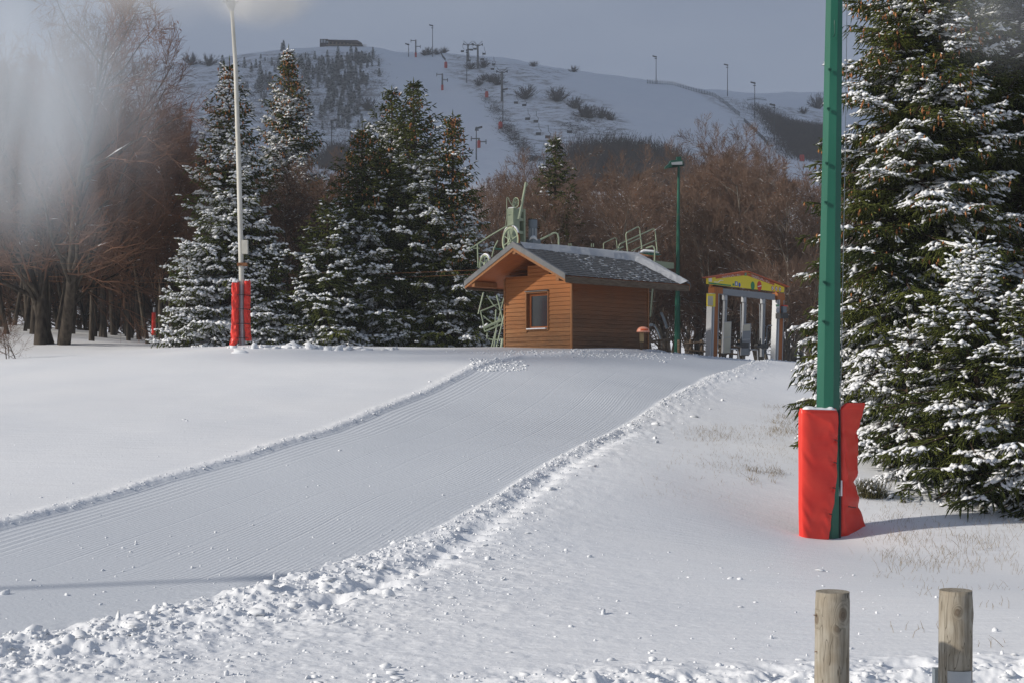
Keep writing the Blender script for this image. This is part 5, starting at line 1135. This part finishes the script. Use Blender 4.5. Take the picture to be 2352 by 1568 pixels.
for (px, py, s, lb_) in ((1281, 234, 1.7, 'tall bare shrub alone on the open snow right of the chairlift'), (1320, 250, 1.3, 'second bare shrub on the open snow, lower right of the tall one'), (1340, 270, 1.4, 'broad low shrub on the open snow beneath two taller ones'), (1353, 272, 1.3, 'low dark shrub at the middle of a clump on the open slope'), (1381, 272, 1.2, 'low shrub at the right end of the clump on the open slope'), (1402, 277, .9, 'smallest shrub right of the clump on the open slope'),
        (1206, 228, 1.6, 'bare shrub right of the lowest chairlift pylon'), (1127, 190, 1.1, 'shrub beside the tall floodlight mast, upper of a pair'), (1143, 196, 1.4, 'shrub left of the lowest chairlift pylon head'), (1110, 186, .9, 'small shrub in the row left of the lowest chairlift pylon'), (1100, 198, .9, 'small shrub below the row left of the lowest chairlift pylon'), (1080, 160, 1.1, 'shrub at the foot of the two high chairlift pylons'), (1110, 156, 1.2, 'shrub right of the two high chairlift pylons'),
        (975, 128, .8, 'low shrub on the summit ridge left of the tall mast'), (985, 126, 1.1, 'tallest shrub on the summit ridge beside the tall mast'), (1003, 126, .9, 'low shrub on the summit ridge right of the tall mast'), (1020, 121, .9, 'shrub on the crest right of the tall mast'), (1318, 166, .9, 'tiny conifer like shrub alone on the skyline'), (1225, 154, .8, 'low dark bush on the skyline right of the pylons'), (1878, 250, 2.1, 'dark shrub on the far right ridge beside the green mast'), (1845, 262, 1.0, 'small shrub on the far right snowfield'), (847, 255, 1.6, 'lone bare shrub right of the hill conifers'), (480, 152, 1.6, 'bare bush on the skyline left of the white lance'), (440, 150, 1.6, 'bare bush on the skyline at the far left of the hill')):
    x, y, _ = hhit(px, py, 160, 760); o = bpy.data.objects.new('shrub', SHR[rf.randrange(2)]); COL.objects.link(o); o.location = (x, y, hz(x, y)); o.scale = (s*1.2, s*1.2, s); o.rotation_euler = (0, 0, rf.uniform(0, 6)); tag(o, lb_, 'shrub', 'bare shrubs on the hill')
def thicket(poly, n, h, seed, label, r_=.05, sp=.8):
    rg = np.random.default_rng(seed); xs = [p[0] for p in poly]; ys = [p[1] for p in poly]; P0 = []
    while len(P0) < n:
        px = rg.uniform(min(xs), max(xs)); py = rg.uniform(min(ys), max(ys))
        if not inpoly(np.array([px]), np.array([py]), poly)[0]: continue
        x, y, _ = hhit(px, py, 152); P0.append((x, y))
    P0 = np.array(P0); k = 16; idx = np.repeat(np.arange(n), k); b = np.c_[P0[idx]+rg.normal(0, sp, (n*k, 2)), np.zeros(n*k)]; b[:, 2] = hill_surf(b[:, 0], b[:, 1])-.2
    t = b+np.c_[rg.normal(0, .9, (n*k, 2)), h*rg.uniform(.45, 1.1, n*k)]
    f = rg.uniform(.3, .9, n*k); q0 = b+(t-b)*f[:, None]; q1 = q0+(t-b)*.35+rg.normal(0, .5, (n*k, 3))*np.array([1, 1, .4])
    v, fc = join([prisms(b, t, np.full(n*k, r_), np.full(n*k, r_*.35)), prisms(q0, q1, np.full(n*k, r_*.6), np.full(n*k, r_*.3))])
    o = link('thicket', np_mesh('thicket', v, fc), M['shrub_far']); tag(o, label, 'thicket', kind='stuff')
thicket([(1310, 440), (1335, 362), (1400, 352), (1470, 356), (1530, 380), (1580, 440)], 620, 4.2, 71, 'dark leafless thicket at the foot of the ski slope behind the wood', .055, 2.6)
thicket([(1722, 238), (1765, 258), (1815, 292), (1860, 300), (1905, 318), (1905, 372), (1840, 372), (1800, 335), (1775, 300)], 430, 2.3, 72, 'dark scrub filling the gully on the right side of the hill', .045, 2.4)
thicket([(1770, 275), (1800, 285), (1905, 300), (1905, 345), (1830, 330)], 350, 2.4, 74, 'thin scrub along the upper edge of the right hand gully', .05)
thicket([(735, 372), (770, 352), (850, 362), (900, 390), (735, 395)], 130, 3.2, 73, 'dark leafless thicket behind the brown beeches at the hill foot', .07)
thicket([(1105, 200), (1112, 205), (1160, 275), (1200, 330), (1240, 372), (1215, 372), (1165, 310), (1125, 240)], 120, .6, 75, 'low scrub strip running down beside the ski run', .04, 1.0)
thicket([(1330, 268), (1395, 282), (1440, 312), (1420, 330), (1370, 318), (1280, 300)], 50, .5, 76, 'sparse low scrub on the open slope beneath the shrubs', .04, 1.3)
thicket([(540, 150), (660, 130), (740, 120), (860, 122), (885, 180), (870, 330), (700, 340), (560, 260)], 420, .8, 77, 'thin grey scrub between the small conifers of the far hill', .035, 1.6)
# masts, pylons, chairs, pads
def hill_pt(px, py): x, y, _ = hhit(px, py, 160, 760); return Vector((x, y, hz(x, y)))
def far_lamp(px, yt, yb, label, side=-1):
    b = hill_pt(px, yb); h = (yb-yt)/F*b.y; e = empty('floodlight_mast', tuple(b), label, 'mast', 'floodlight masts on the hill')
    MB().tube([(b.x, b.y, b.z-1), (b.x, b.y, b.z+h)], [.17, .09], 6).build('mast', M['mast_far'], e)
    mb = MB(); mb.box((b.x+side*.5, b.y, b.z+h-.2), (1.5, .5, .35), (1, 0, .25*side)); mb.box((b.x+side*.1, b.y, b.z+h*.9), (.8, .3, .2)); mb.box((b.x, b.y, b.z+h*.95), (.14, .14, h*.1)); mb.build('lamp_head', M['mast_far'], e)
far_lamp(938.5, 101, 131, 'short floodlight mast left of a drag lift pylon on the summit ridge'); far_lamp(993.6, 58, 131, 'tallest floodlight mast standing on the summit ridge')
far_lamp(1072, 114, 192, 'floodlight mast in front of the two high chairlift pylons', 1); far_lamp(1155, 204, 282, 'floodlight mast in front of the lowest chairlift pylon', 1); far_lamp(761.6, 276, 353, 'floodlight mast left of the dark spruce cluster, low on the hill', 1)
far_lamp(1094, 292, 368, 'floodlight mast low on the piste above the brown wood', 1); far_lamp(1507, 129, 193, 'floodlight mast at the left end of the slatted snow fence'); far_lamp(1671, 148, 222, 'floodlight mast behind the right end of the slatted snow fence'); far_lamp(1733.5, 189, 272, 'second floodlight mast right of the snow fence'); far_lamp(1778.5, 240, 323, 'rightmost floodlight mast at the head of the dark gully')
def chair_pylon(px, yt, yb, label):
    b = hill_pt(px, yb); h = (yb-yt)/F*b.y; e = empty('chairlift_pylon', tuple(b), label, 'lift pylon', 'chairlift pylons on the hill')
    MB().tube([(b.x, b.y, b.z-1), (b.x, b.y, b.z+h)], [.42, .26], 8).build('mast', M['pylon_far'], e)
    t = Vector((b.x, b.y, b.z+h)); mb = MB(); mb.tube([t+Vector((-1.6, 0, .1)), t+Vector((0, 0, -.5)), t+Vector((1.6, 0, .1))], .16, 6); mb.tube([t+Vector((-1.5, 0, 1.1)), t+Vector((0, 0, -.3)), t+Vector((1.5, 0, 1.1))], .09, 6)
    ca = mb.build('crossarm', M['pylon_far'], e)
    for s in (-1, 1): MB().box(t+Vector((s*1.5, 0, 0)), (.30, 2.2, .30)).build('sheave_train', M['mast_far'], ca)
chair_pylon(1075, 102, 142, 'left chairlift pylon of the high pair, behind a floodlight mast'); chair_pylon(1097.5, 103, 158, 'right chairlift pylon of the high pair'); chair_pylon(1153, 165, 233, 'lowest chairlift pylon, right of a red pad on the hill')
def drag_pylon(px, yt, yb, label):
    b = hill_pt(px, yb); h = (yb-yt)/F*b.y; e = empty('drag_lift_pylon', tuple(b), label, 'lift pylon', 'drag lift pylons on the hill')
    MB().tube([(b.x, b.y, b.z-1), (b.x, b.y, b.z+h)], [.30, .22], 8).build('mast', M['pylon_far'], e)
    MB().box((b.x-.9, b.y, b.z+h*.95), (1.9, .2, .22)).build('crossarm', M['pylon_far'], e); MB().box((b.x+.8, b.y, b.z+h*.62), (1.9, .2, .22)).build('crossarm', M['pylon_far'], e)
    for dx, f in ((-1.7, .93), (1.6, .6)): MB().tube([(b.x+dx, b.y, b.z+h*f-.5), (b.x+dx, b.y, b.z+h*f+.55)], .12, 6).build('sheave', M['mast_far'], e)
    MB().tube([(b.x, b.y, b.z-.5), (b.x, b.y, b.z+1.6)], .38, 8).build('padding', M['red_far'], e)
drag_pylon(955, 92, 132, 'drag lift pylon on the summit ridge left of the tallest mast'); drag_pylon(1016, 170, 208, 'drag lift pylon in the middle of the upper piste'); drag_pylon(1100, 318, 340, 'drag lift pylon low on the piste above the wood')
for px, y0, y1, lb_ in ((1024, 143, 156, 'red padding on a piste marker high below the ridge'), (1118, 211, 224, 'red padding midway down the scrub strip'), (1149.5, 281, 296, 'red padding at the foot of a floodlight mast'), (1842, 357, 371, 'small red pad at the right end of a snow bank, beside the green mast')):
    b = hill_pt(px, y1); h = (y1-y0)/F*b.y; e = empty('red_pad_post', tuple(b), lb_, 'padded post', 'red padded posts on the hill')
    MB().tube([(b.x, b.y, b.z-.5), (b.x, b.y, b.z+h*.5), (b.x, b.y, b.z+h)], [.5, .55, .46], 10).build('padding', M['red_far'], e); MB().tube([(b.x, b.y, b.z), (b.x, b.y, b.z+h+.3)], .12, 6).build('post', M['mast_far'], e)
CH_ = ['left of the high pylon pair', 'between the two high pylons', 'hanging just left of the right high pylon', 'upper one right of the high pylons', 'lower one right of the high pylons', 'below the left high pylon', 'upper one over the skyline left of the lowest pylon', 'lower one near the skyline left of the lowest pylon', 'upper left one right of the lowest pylon', 'second one right of the lowest pylon', 'third one down right of the lowest pylon', 'lowest of the line right of the scrub strip', 'above the left side of the lone wood spruce', 'above the top of the lone wood spruce', 'rightmost one above the dark thicket']
for ci, (px, py) in enumerate(((1062, 119.5), (1083, 116), (1091, 114), (1111.5, 125.5), (1108, 138), (1077, 141), (1133.5, 150), (1131, 160.5), (1185, 238), (1204, 243.5), (1211.6, 275.5), (1230.7, 281), (1236.5, 310), (1258, 317.4), (1308, 305.5))):
    x, y, _ = hhit(px, py, 160, 760); Ys = np.linspace(160, y if y < 700 else 520, 500); X = (px-HX)/F*Ys; cl = (CZ+(HY-py)/F*Ys)-hill_surf(X, Ys); ok = np.where(cl > 3.0)[0]; Yc = float(Ys[ok[-1]]) if len(ok) else y-20
    c = P(px, py, Yc); e = empty('lift_chair', tuple(c), 'empty dark chairlift seat, '+CH_[ci], 'lift chair', 'chairs of the chairlift')
    MB().box(c, (1.15, .5, .16)).build('seat', M['mast_far'], e); MB().box(c+Vector((0, .25, .35)), (1.1, .08, .45)).build('backrest', M['mast_far'], e)
    MB().tube([c+Vector((.5, 0, 0)), c+Vector((.62, 0, .9)), c+Vector((.15, 0, 1.5)), c+Vector((.1, 0, 2.6))], .06, 5).build('hanger', M['mast_far'], e)
def slat_fence(pts, hpx, label, step=4.2):
    e = None; mb = MB(); rl = MB(); prev = []; d = 0; L_ = 0
    segs = [(a, b) for a, b in zip(pts[:-1], pts[1:])]; xs = []
    for a, b in segs:
        l = math.hypot(b[0]-a[0], b[1]-a[1]); n = max(1, int(l/step))
        xs += [(a[0]+(b[0]-a[0])*k/n, a[1]+(b[1]-a[1])*k/n) for k in range(n)]
    w = [hill_pt(*q) for q in xs]; e = empty('snow_fence', tuple(w[0]), label, 'fence')
    for p in w: mb.box(p+Vector((0, 0, hpx*.6*.15)), (.16, .06, hpx*.155*1.15), (1, .2, 0), (-.2, 1, 0))
    mb.build('slats', M['mast_far'], e)
    for zz in (.3, .9): rl.tube([p+Vector((0, .05, zz)) for p in w], .035, 4)
    rl.build('rails', M['mast_far'], e)
slat_fence([(1487, 193), (1510, 194), (1545, 196), (1570, 204), (1600, 213), (1640, 223), (1665, 240), (1690, 262), (1702, 270)], 8, 'long dark slatted snow fence curving along the right skyline of the piste', 3.6)
slat_fence([(1709, 280), (1730, 300), (1755, 325), (1766, 338)], 6, 'shorter slatted snow fence continuing downhill beside the gully', 2.4)
slat_fence([(1012, 122), (1016, 132), (1024, 142)], 5, 'short slatted fence running down from the summit ridge', 1.6)
slat_fence([(1716, 232), (1735, 229), (1750, 230), (1762, 233)], 3, 'faint short fence on the far right skyline', 2.2)
# chalet on the summit
b0 = hill_pt(740, 113); b1 = hill_pt(832, 114); Yc = 500.0
g = min(b0.z, b1.z); e = empty('summit_chalet', (P(785, 100, Yc).x, Yc, g), 'long brown wooden chalet on the summit at upper left', 'chalet')
x0, x1, x2 = P(735, 0, Yc).x, P(754, 0, Yc).x, P(822, 0, Yc).x; zt_ = lambda py: P(0, py, Yc).z
MB().box(((x1+x2)/2, Yc+4, (zt_(96)+g-2)/2), (x2-x1, 8, zt_(96)-g+2)).build('wall', M['wood_far'], e)
mb = MB(); r0 = Vector((x1-.5, Yc+4, zt_(88.5))); r1 = Vector((x2-.6, Yc+4, zt_(86.5)))
mb.add([(x1-.8, Yc-1, zt_(93)), (x2+1.6, Yc-1, zt_(101)), tuple(r1), tuple(r0), (x1-.8, Yc+9, zt_(95)), (x2+1.6, Yc+9, zt_(100)), (x1-.8, Yc-1, zt_(95)), (x2+1.6, Yc-1, zt_(102.5)), (x1-.8, Yc+9, zt_(96.5)), (x2+1.6, Yc+9, zt_(102))], [(0, 1, 2, 3), (3, 2, 5, 4), (0, 6, 7, 1), (4, 5, 9, 8), (6, 8, 9, 7), (0, 3, 4, 8, 6), (1, 7, 9, 5, 2)]); mb.build('roof', M['roof_far'], e)
MB().box(((x0+x1)/2, Yc+3, (zt_(91)+g-2)/2), (x1-x0, 7, zt_(91)-g+2)).build('annex', M['shrub_far'], e)
for k in range(3): MB().box((x0+.7+k*1.0, Yc-.53, zt_(96)), (.7, .06, 1.1)).build('window', M['galv'], e)
for k in range(7): MB().box((x1+.9+k*1.35, Yc-.03, zt_(100)), (.8, .06, .9)).build('window', M['roof_far'], e)
mb = MB(); 
for k in range(9): mb.box((x2+.2+k*.35, Yc-1.2, zt_(109)+.2-k*.05), (.08, .08, 1.6))
mb.box((x2+1.6, Yc-1.2, zt_(107)+.2), (3.2, .08, .12)); mb.box((x1+5, Yc-1.6, zt_(106.5)), (11, 1.6, .18)); mb.build('terrace_rail', M['wood_far'], e)
# ================================================================== LOOSE SNOW, GRASS
def sz(x, y): return surface(np.asarray(x, float), np.asarray(y, float))[0]
def ico(sub=1):
    import bmesh
    bm = bmesh.new(); bmesh.ops.create_icosphere(bm, subdivisions=sub, radius=1); v = np.array([q.co[:] for q in bm.verts]); f = np.array([[q.index for q in p.verts] for p in bm.faces]); bm.free(); return v, f
def lumps(x, y, r_, seed, sub=1, sink=.25, name='snow_lumps', label=''):
    rg = np.random.default_rng(seed); v, f = ico(sub); N = len(x); z = sz(x, y)
    S = rg.uniform(.45, 1.7, (N, 1, 3))*np.array([1, 1, .6]); a = rg.uniform(0, 6.28, N); V = v[None]*S
    V = V*(1+rg.normal(0, .24, (N, len(v), 1))); V = V*(1+.25*np.sign(rg.normal(0, 1, (N, 1, 3)))*(V > .35))
    ca, sa = np.cos(a)[:, None], np.sin(a)[:, None]; X_ = V[..., 0]*ca-V[..., 1]*sa; Y_ = V[..., 0]*sa+V[..., 1]*ca
    V = np.stack([X_, Y_, V[..., 2]], -1)*r_[:, None, None]; V += np.stack([x, y, z+r_*sink], -1)[:, None, :]
    Fc = (np.arange(N)*len(v))[:, None, None]+f[None]
    return V.reshape(-1, 3), Fc.reshape(-1, 3)
rg = np.random.default_rng(101)
def along(pl, n, y_lo=5, y_hi=46, bias=1.0):
    seg = np.array([np.hypot(*(b-a)) for a, b in zip(pl[:-1], pl[1:])]); cum = np.r_[0, np.cumsum(seg)]; s = rg.uniform(0, 1, n)**bias*cum[-1]; i = np.clip(np.searchsorted(cum, s)-1, 0, len(seg)-1); A_ = np.array(pl)
    t = (s-cum[i])/seg[i]; p = A_[i]*(1-t)[:, None]+A_[i+1]*t[:, None]; d = A_[i+1]-A_[i]; d /= np.hypot(d[:, 0], d[:, 1])[:, None]; return p, np.c_[d[:, 1], -d[:, 0]]
sets = []
p, nrm = along(ER, 9500, bias=1.5); far_f = sstep(22, 9, p[:, 1]); off = np.abs(rg.gamma(1.5, .13+.46*far_f, len(p))); q = p+nrm*off[:, None]
r_ = np.clip(rg.lognormal(-5.0, .60, len(p))*(1+.5*far_f)*np.exp(-off*.25), .005, .055); sets.append(lumps(q[:, 0], q[:, 1], r_, 1))
p, nrm = along(ER, 60, bias=2.2); off = rg.uniform(.1, 1.1, len(p)); q = p+nrm*off[:, None]; sets.append(lumps(q[:, 0], q[:, 1], rg.uniform(.022, .048, len(p)), 2, 2))
p, nrm = along(EL, 1700); q = p-nrm*(np.abs(rg.normal(.0, .16, len(p)))-.06)[:, None]; sets.append(lumps(q[:, 0], q[:, 1], np.clip(rg.lognormal(-4.95, .5, len(p)), .004, .03), 3))
n = 500; sets.append(lumps(rg.uniform(-5, 4, n), 6.8+rg.uniform(0, 1, n)**1.3*9, np.clip(rg.lognormal(-4.7, .5, n), .004, .035), 4))
n = 300; t = rg.uniform(0, 1, n); a_ = np.array(EL)[3]*0; px_ = rg.uniform(-250, 1150, n); py_ = rg.uniform(950, 1420, n); hh = np.array([hit(u_, v_) for u_, v_ in zip(px_, py_)]); sets.append(lumps(hh[:, 0], hh[:, 1], np.clip(rg.lognormal(-4.9, .5, n), .004, .03), 5))
n = 600; xb = rg.uniform(-1.2, 3.6, n); yb_ = 8.0+.10*xb+rg.normal(0, .28, n); sets.append(lumps(xb, yb_, np.clip(rg.lognormal(-4.6, .6, n), .005, .05), 6))
n = 500; px_ = rg.uniform(1080, 1700, n); hh = np.array([P(u_, 806+max(0, u_-1450)*.11, 40.5+max(0, u_-1480)*.03)[:2] for u_ in px_])+rg.normal(0, .5, (n, 2)); sets.append(lumps(hh[:, 0], hh[:, 1], rg.uniform(.01, .035, n), 7))
n = 240; hh = np.array([hit(rg.uniform(1080, 1210), rg.uniform(822, 850), 20, 45) for _ in range(n)]); sets.append(lumps(hh[:, 0], hh[:, 1], rg.uniform(.01, .04, n), 8))
n = 60; px_ = rg.uniform(560, 900, n); hh = np.array([P(u_, 796, 41.6)[:2] for u_ in px_])+rg.normal(0, .6, (n, 2)); sets.append(lumps(hh[:, 0], hh[:, 1], rg.uniform(.03, .13, n), 9, 2, .1))
v, f = join(sets); o = link('snow_lumps', np_mesh('snow_lumps', v, f), M['snow'], smooth=False); tag(o, 'loose white snow lumps scattered along both edges of the groomed piste', 'snow lumps', kind='stuff')
def blades(px, py, hgt_, wdt, seed, n_each=9, spread=.09, lean=.35):
    rg_ = np.random.default_rng(seed); c_ = np.array([hit(a, b, 8, 60) for a, b in zip(px, py)]); idx = np.repeat(np.arange(len(c_)), n_each); m = len(idx)
    b = c_[idx]+rg_.normal(0, spread, (m, 2)); z = sz(b[:, 0], b[:, 1]); l = hgt_*rg_.uniform(.4, 1.2, m); d = np.c_[rg_.normal(0, lean, (m, 2)), np.ones(m)]; p0 = np.c_[b, z-.02]; p1 = p0+d*l[:, None]*.6; p2 = p1+(d+np.c_[rg_.normal(0, lean, (m, 2)), -.2*np.ones(m)])*l[:, None]*.4
    return [prisms(p0, p1, np.full(m, wdt), np.full(m, wdt*.8)), prisms(p1, p2, np.full(m, wdt*.8), np.full(m, wdt*.3))]
G = []
def grass_zone(x0, x1, y0, y1, n, h, w, seed, ne, sp=.10, curve=None):
    r__ = np.random.default_rng(seed); px = r__.uniform(x0, x1, n); py = r__.uniform(y0, y1, n) if curve is None else curve(px)+r__.normal(0, y1-y0, n)
    G.extend(blades(px, py, h, w, seed, ne, sp))
grass_zone(1590, 1835, 982, 1014, 90, .10, .0018, 81, 8, .2); grass_zone(1770, 1840, 930, 1000, 60, .12, .0022, 82, 9, .15); grass_zone(1600, 1830, 1010, 1090, 90, .09, .0018, 83, 5, .2); grass_zone(1700, 1800, 1070, 1112, 16, .13, .0022, 84, 10, .05); grass_zone(1480, 1700, 1040, 1160, 26, .08, .0018, 85, 5)
grass_zone(1990, 2352, 1150, 1300, 60, .12, .0016, 86, 4, .15); grass_zone(2040, 2352, 1225, 1320, 60, .18, .002, 87, 5, .12); grass_zone(1990, 2352, 1045, 1170, 80, .10, .0022, 88, 9, .14, curve=lambda x: 1050+(x-1990)*.33); grass_zone(1905, 2352, 1240, 1300, 30, .10, .0018, 89, 6, .1, curve=lambda x: 1230+(x-1905)*.2)
v, f = join(G); o = link('dry_grass', np_mesh('dry_grass', v, f), M['grass_dry']); tag(o, 'thin dry grass poking through the snow on the right hand slope', 'grass', kind='stuff')
# heather bush by the red padding
c2 = hit(1997, 1140); e = empty('heather_bush', (c2[0], c2[1], gz(*c2)), 'small dark heather bush capped with snow, right of the red padding', 'bush')
rg2 = np.random.default_rng(91); n = 420; b = np.c_[rg2.normal(0, .075, (n, 2))*np.array([1.5, 1]), np.zeros(n)-.02]+np.array([c2[0], c2[1], gz(*c2)]); d = np.c_[rg2.normal(0, .28, (n, 2)), np.ones(n)]; t = b+d*rg2.uniform(.10, .30, n)[:, None]
v, f = prisms(b, t, np.full(n, .004), np.full(n, .003)); link('stems', np_mesh('stems', v, f), M['heather'], e)
k = rg2.choice(n, 60); v, f = spindles(t[k]-np.array([0, 0, .05]), t[k]+rg2.normal(0, .03, (60, 3)), .018, 5); link('snow', np_mesh('snow', v, f), M['snow'], e, smooth=True)
# ================================================================== CLOUD, MIST, HAZE
import bmesh
def cloud_mesh(blobs, name):
    v, f = ico(3); VV = []; FF = []; o_ = 0
    for (cx, cy_, cz_, rx, ry, rz_) in blobs:
        d = v*(1+.22*(fbm(v[:, 0]*2+cx*.01, v[:, 1]*2+v[:, 2]*1.3, 3, 5)-.5)[:, None]*2); VV.append(d*np.array([rx, ry, rz_])+np.array([cx, cy_, cz_])); FF.append(f+o_); o_ += len(v)
    return np_mesh(name, np.concatenate(VV), np.concatenate(FF))
mcl = bpy.data.materials.new('cloud'); mcl.use_nodes = True; nt = mcl.node_tree; nt.nodes.clear(); a_ = nt.nodes.new('ShaderNodeOutputMaterial'); b_ = nt.nodes.new('ShaderNodeMixShader'); c_ = nt.nodes.new('ShaderNodeBsdfDiffuse'); d_ = nt.nodes.new('ShaderNodeBsdfTransparent')
c_.inputs['Color'].default_value = (.8, .81, .83, 1); b_.inputs[0].default_value = .13; nt.links.new(d_.outputs[0], b_.inputs[1]); nt.links.new(c_.outputs[0], b_.inputs[2]); nt.links.new(b_.outputs[0], a_.inputs['Surface'])
rc = np.random.default_rng(7); ox, oy = -(440/math.tan(R(SUN_EL)))*abs(math.sin(R(SUN_AZ))), (440/math.tan(R(SUN_EL)))*math.cos(R(SUN_AZ))  # cloud added outside the frame towards the sun, to shade the hill
blobs = [(50+ox+rc.uniform(-420, 430), 455+oy+rc.uniform(-190, 230), 500+rc.uniform(-15, 25), rc.uniform(120, 190), rc.uniform(90, 120), rc.uniform(25, 45)) for _ in range(26)]+[(50+ox+dx, 470+oy+dy, 505, 190, 150, 40) for dx in (-420, -220, 0, 220, 420) for dy in (-120, 30, 170)]
o = link('cloud', cloud_mesh(blobs, 'cloud'), mcl, smooth=True); tag(o, 'grey cloud bank out of view, added to shade the far hill', 'cloud', kind='structure')
def mist(name, c, rad, dens, seed, label, nscale=1.4, col=(.86, .88, .90), stretch=(1, 1, .45), lo=.40, hi=.75):
    v, f = ico(3); me = np_mesh(name, v*1.0, f); o = link(name, me, None); o.location = c; o.scale = rad
    m = bpy.data.materials.new(name); m.use_nodes = True; nt = m.node_tree; nt.nodes.clear(); N = nt.nodes.new; lk = nt.links.new
    out = N('ShaderNodeOutputMaterial'); pv = N('ShaderNodeVolumePrincipled'); pv.inputs['Color'].default_value = (*col, 1); pv.inputs['Anisotropy'].default_value = .2; lk(pv.outputs[0], out.inputs['Volume'])
    tc = N('ShaderNodeTexCoord'); ln = N('ShaderNodeVectorMath'); ln.operation = 'LENGTH'; lk(tc.outputs['Object'], ln.inputs[0])
    fo = N('ShaderNodeMapRange'); fo.interpolation_type = 'SMOOTHERSTEP'; fo.inputs['From Min'].default_value = .98; fo.inputs['From Max'].default_value = .15; lk(ln.outputs['Value'], fo.inputs['Value'])
    mp = N('ShaderNodeMapping'); mp.inputs['Scale'].default_value = stretch; mp.inputs['Location'].default_value = (seed*3.1, seed, 0); lk(tc.outputs['Object'], mp.inputs['Vector'])
    nz = N('ShaderNodeTexNoise'); nz.inputs['Scale'].default_value = nscale; nz.inputs['Detail'].default_value = 3; nz.inputs['Distortion'].default_value = .6; lk(mp.outputs[0], nz.inputs['Vector'])
    nr_ = N('ShaderNodeMapRange'); nr_.inputs['From Min'].default_value = lo; nr_.inputs['From Max'].default_value = hi; lk(nz.outputs['Fac'], nr_.inputs['Value'])
    m1 = N('ShaderNodeMath'); m1.operation = 'MULTIPLY'; lk(fo.outputs[0], m1.inputs[0]); lk(nr_.outputs[0], m1.inputs[1])
    m2 = N('ShaderNodeMath'); m2.operation = 'MULTIPLY'; m2.inputs[1].default_value = dens; lk(m1.outputs[0], m2.inputs[0]); lk(m2.outputs[0], pv.inputs['Density'])
    me.materials.append(m); tag(o, label, 'mist', kind='stuff')
MISTS = True
if MISTS:
    mist('snow_mist', P(40, 215, 37), (5.3, 6.0, 5.8), .32, 1, 'grey veil of blown snow drifting in front of the beeches on the left', 2.6, (.80, .85, .90), (1.5, 1, .40), lo=.34, hi=.66)
    mist('snow_mist', P(600, -25, 43), (2.4, 1.6, 1.5), 3.2, 2, 'pale plume of artificial snow right of the lance head', 2.2, (1, 1, .99), lo=.3, hi=.7)
    mist('snow_mist', P(370, -40, 43), (4.2, 2.0, 1.8), .7, 3, 'thin streak of artificial snow blowing left from the lance head', 2.0, (1, 1, .99), lo=.3, hi=.75)
    mist('snow_mist', P(2330, 20, 21), (1.6, 1.2, 1.3), .25, 4, 'faint mist patch in front of the spruce at the upper right corner', 1.2, lo=.2, hi=.7)
mb = MB(); mb.box((0, 640, 74), (2700, 1640, 160)); o = mb.build('haze', None); m = bpy.data.materials.new('haze'); m.use_nodes = True; nt = m.node_tree; nt.nodes.clear()
out = nt.nodes.new('ShaderNodeOutputMaterial'); pv = nt.nodes.new('ShaderNodeVolumePrincipled'); pv.inputs['Color'].default_value = (.88, .93, 1, 1); pv.inputs['Density'].default_value = .00034; pv.inputs['Anisotropy'].default_value = .0
nt.links.new(pv.outputs[0], out.inputs['Volume']); o.data.materials.append(m); tag(o, 'cold blue winter haze over the whole slope', 'haze', kind='stuff')

# mast outside the left frame edge; its long shadow crosses the piste
b = Vector((-14.6, 9.2, gz(-14.6, 9.2))); e = empty('floodlight_mast', tuple(b), 'green mast outside the left frame edge whose long shadow crosses the piste', 'mast')
MB().tube([b-up*.4, b+up*6.6], [.11, .06], 8).build('mast', M['green_pole'], e); MB().box(b+up*6.6, (.4, .4, .2)).build('lamp_head', M['dark_green'], e)
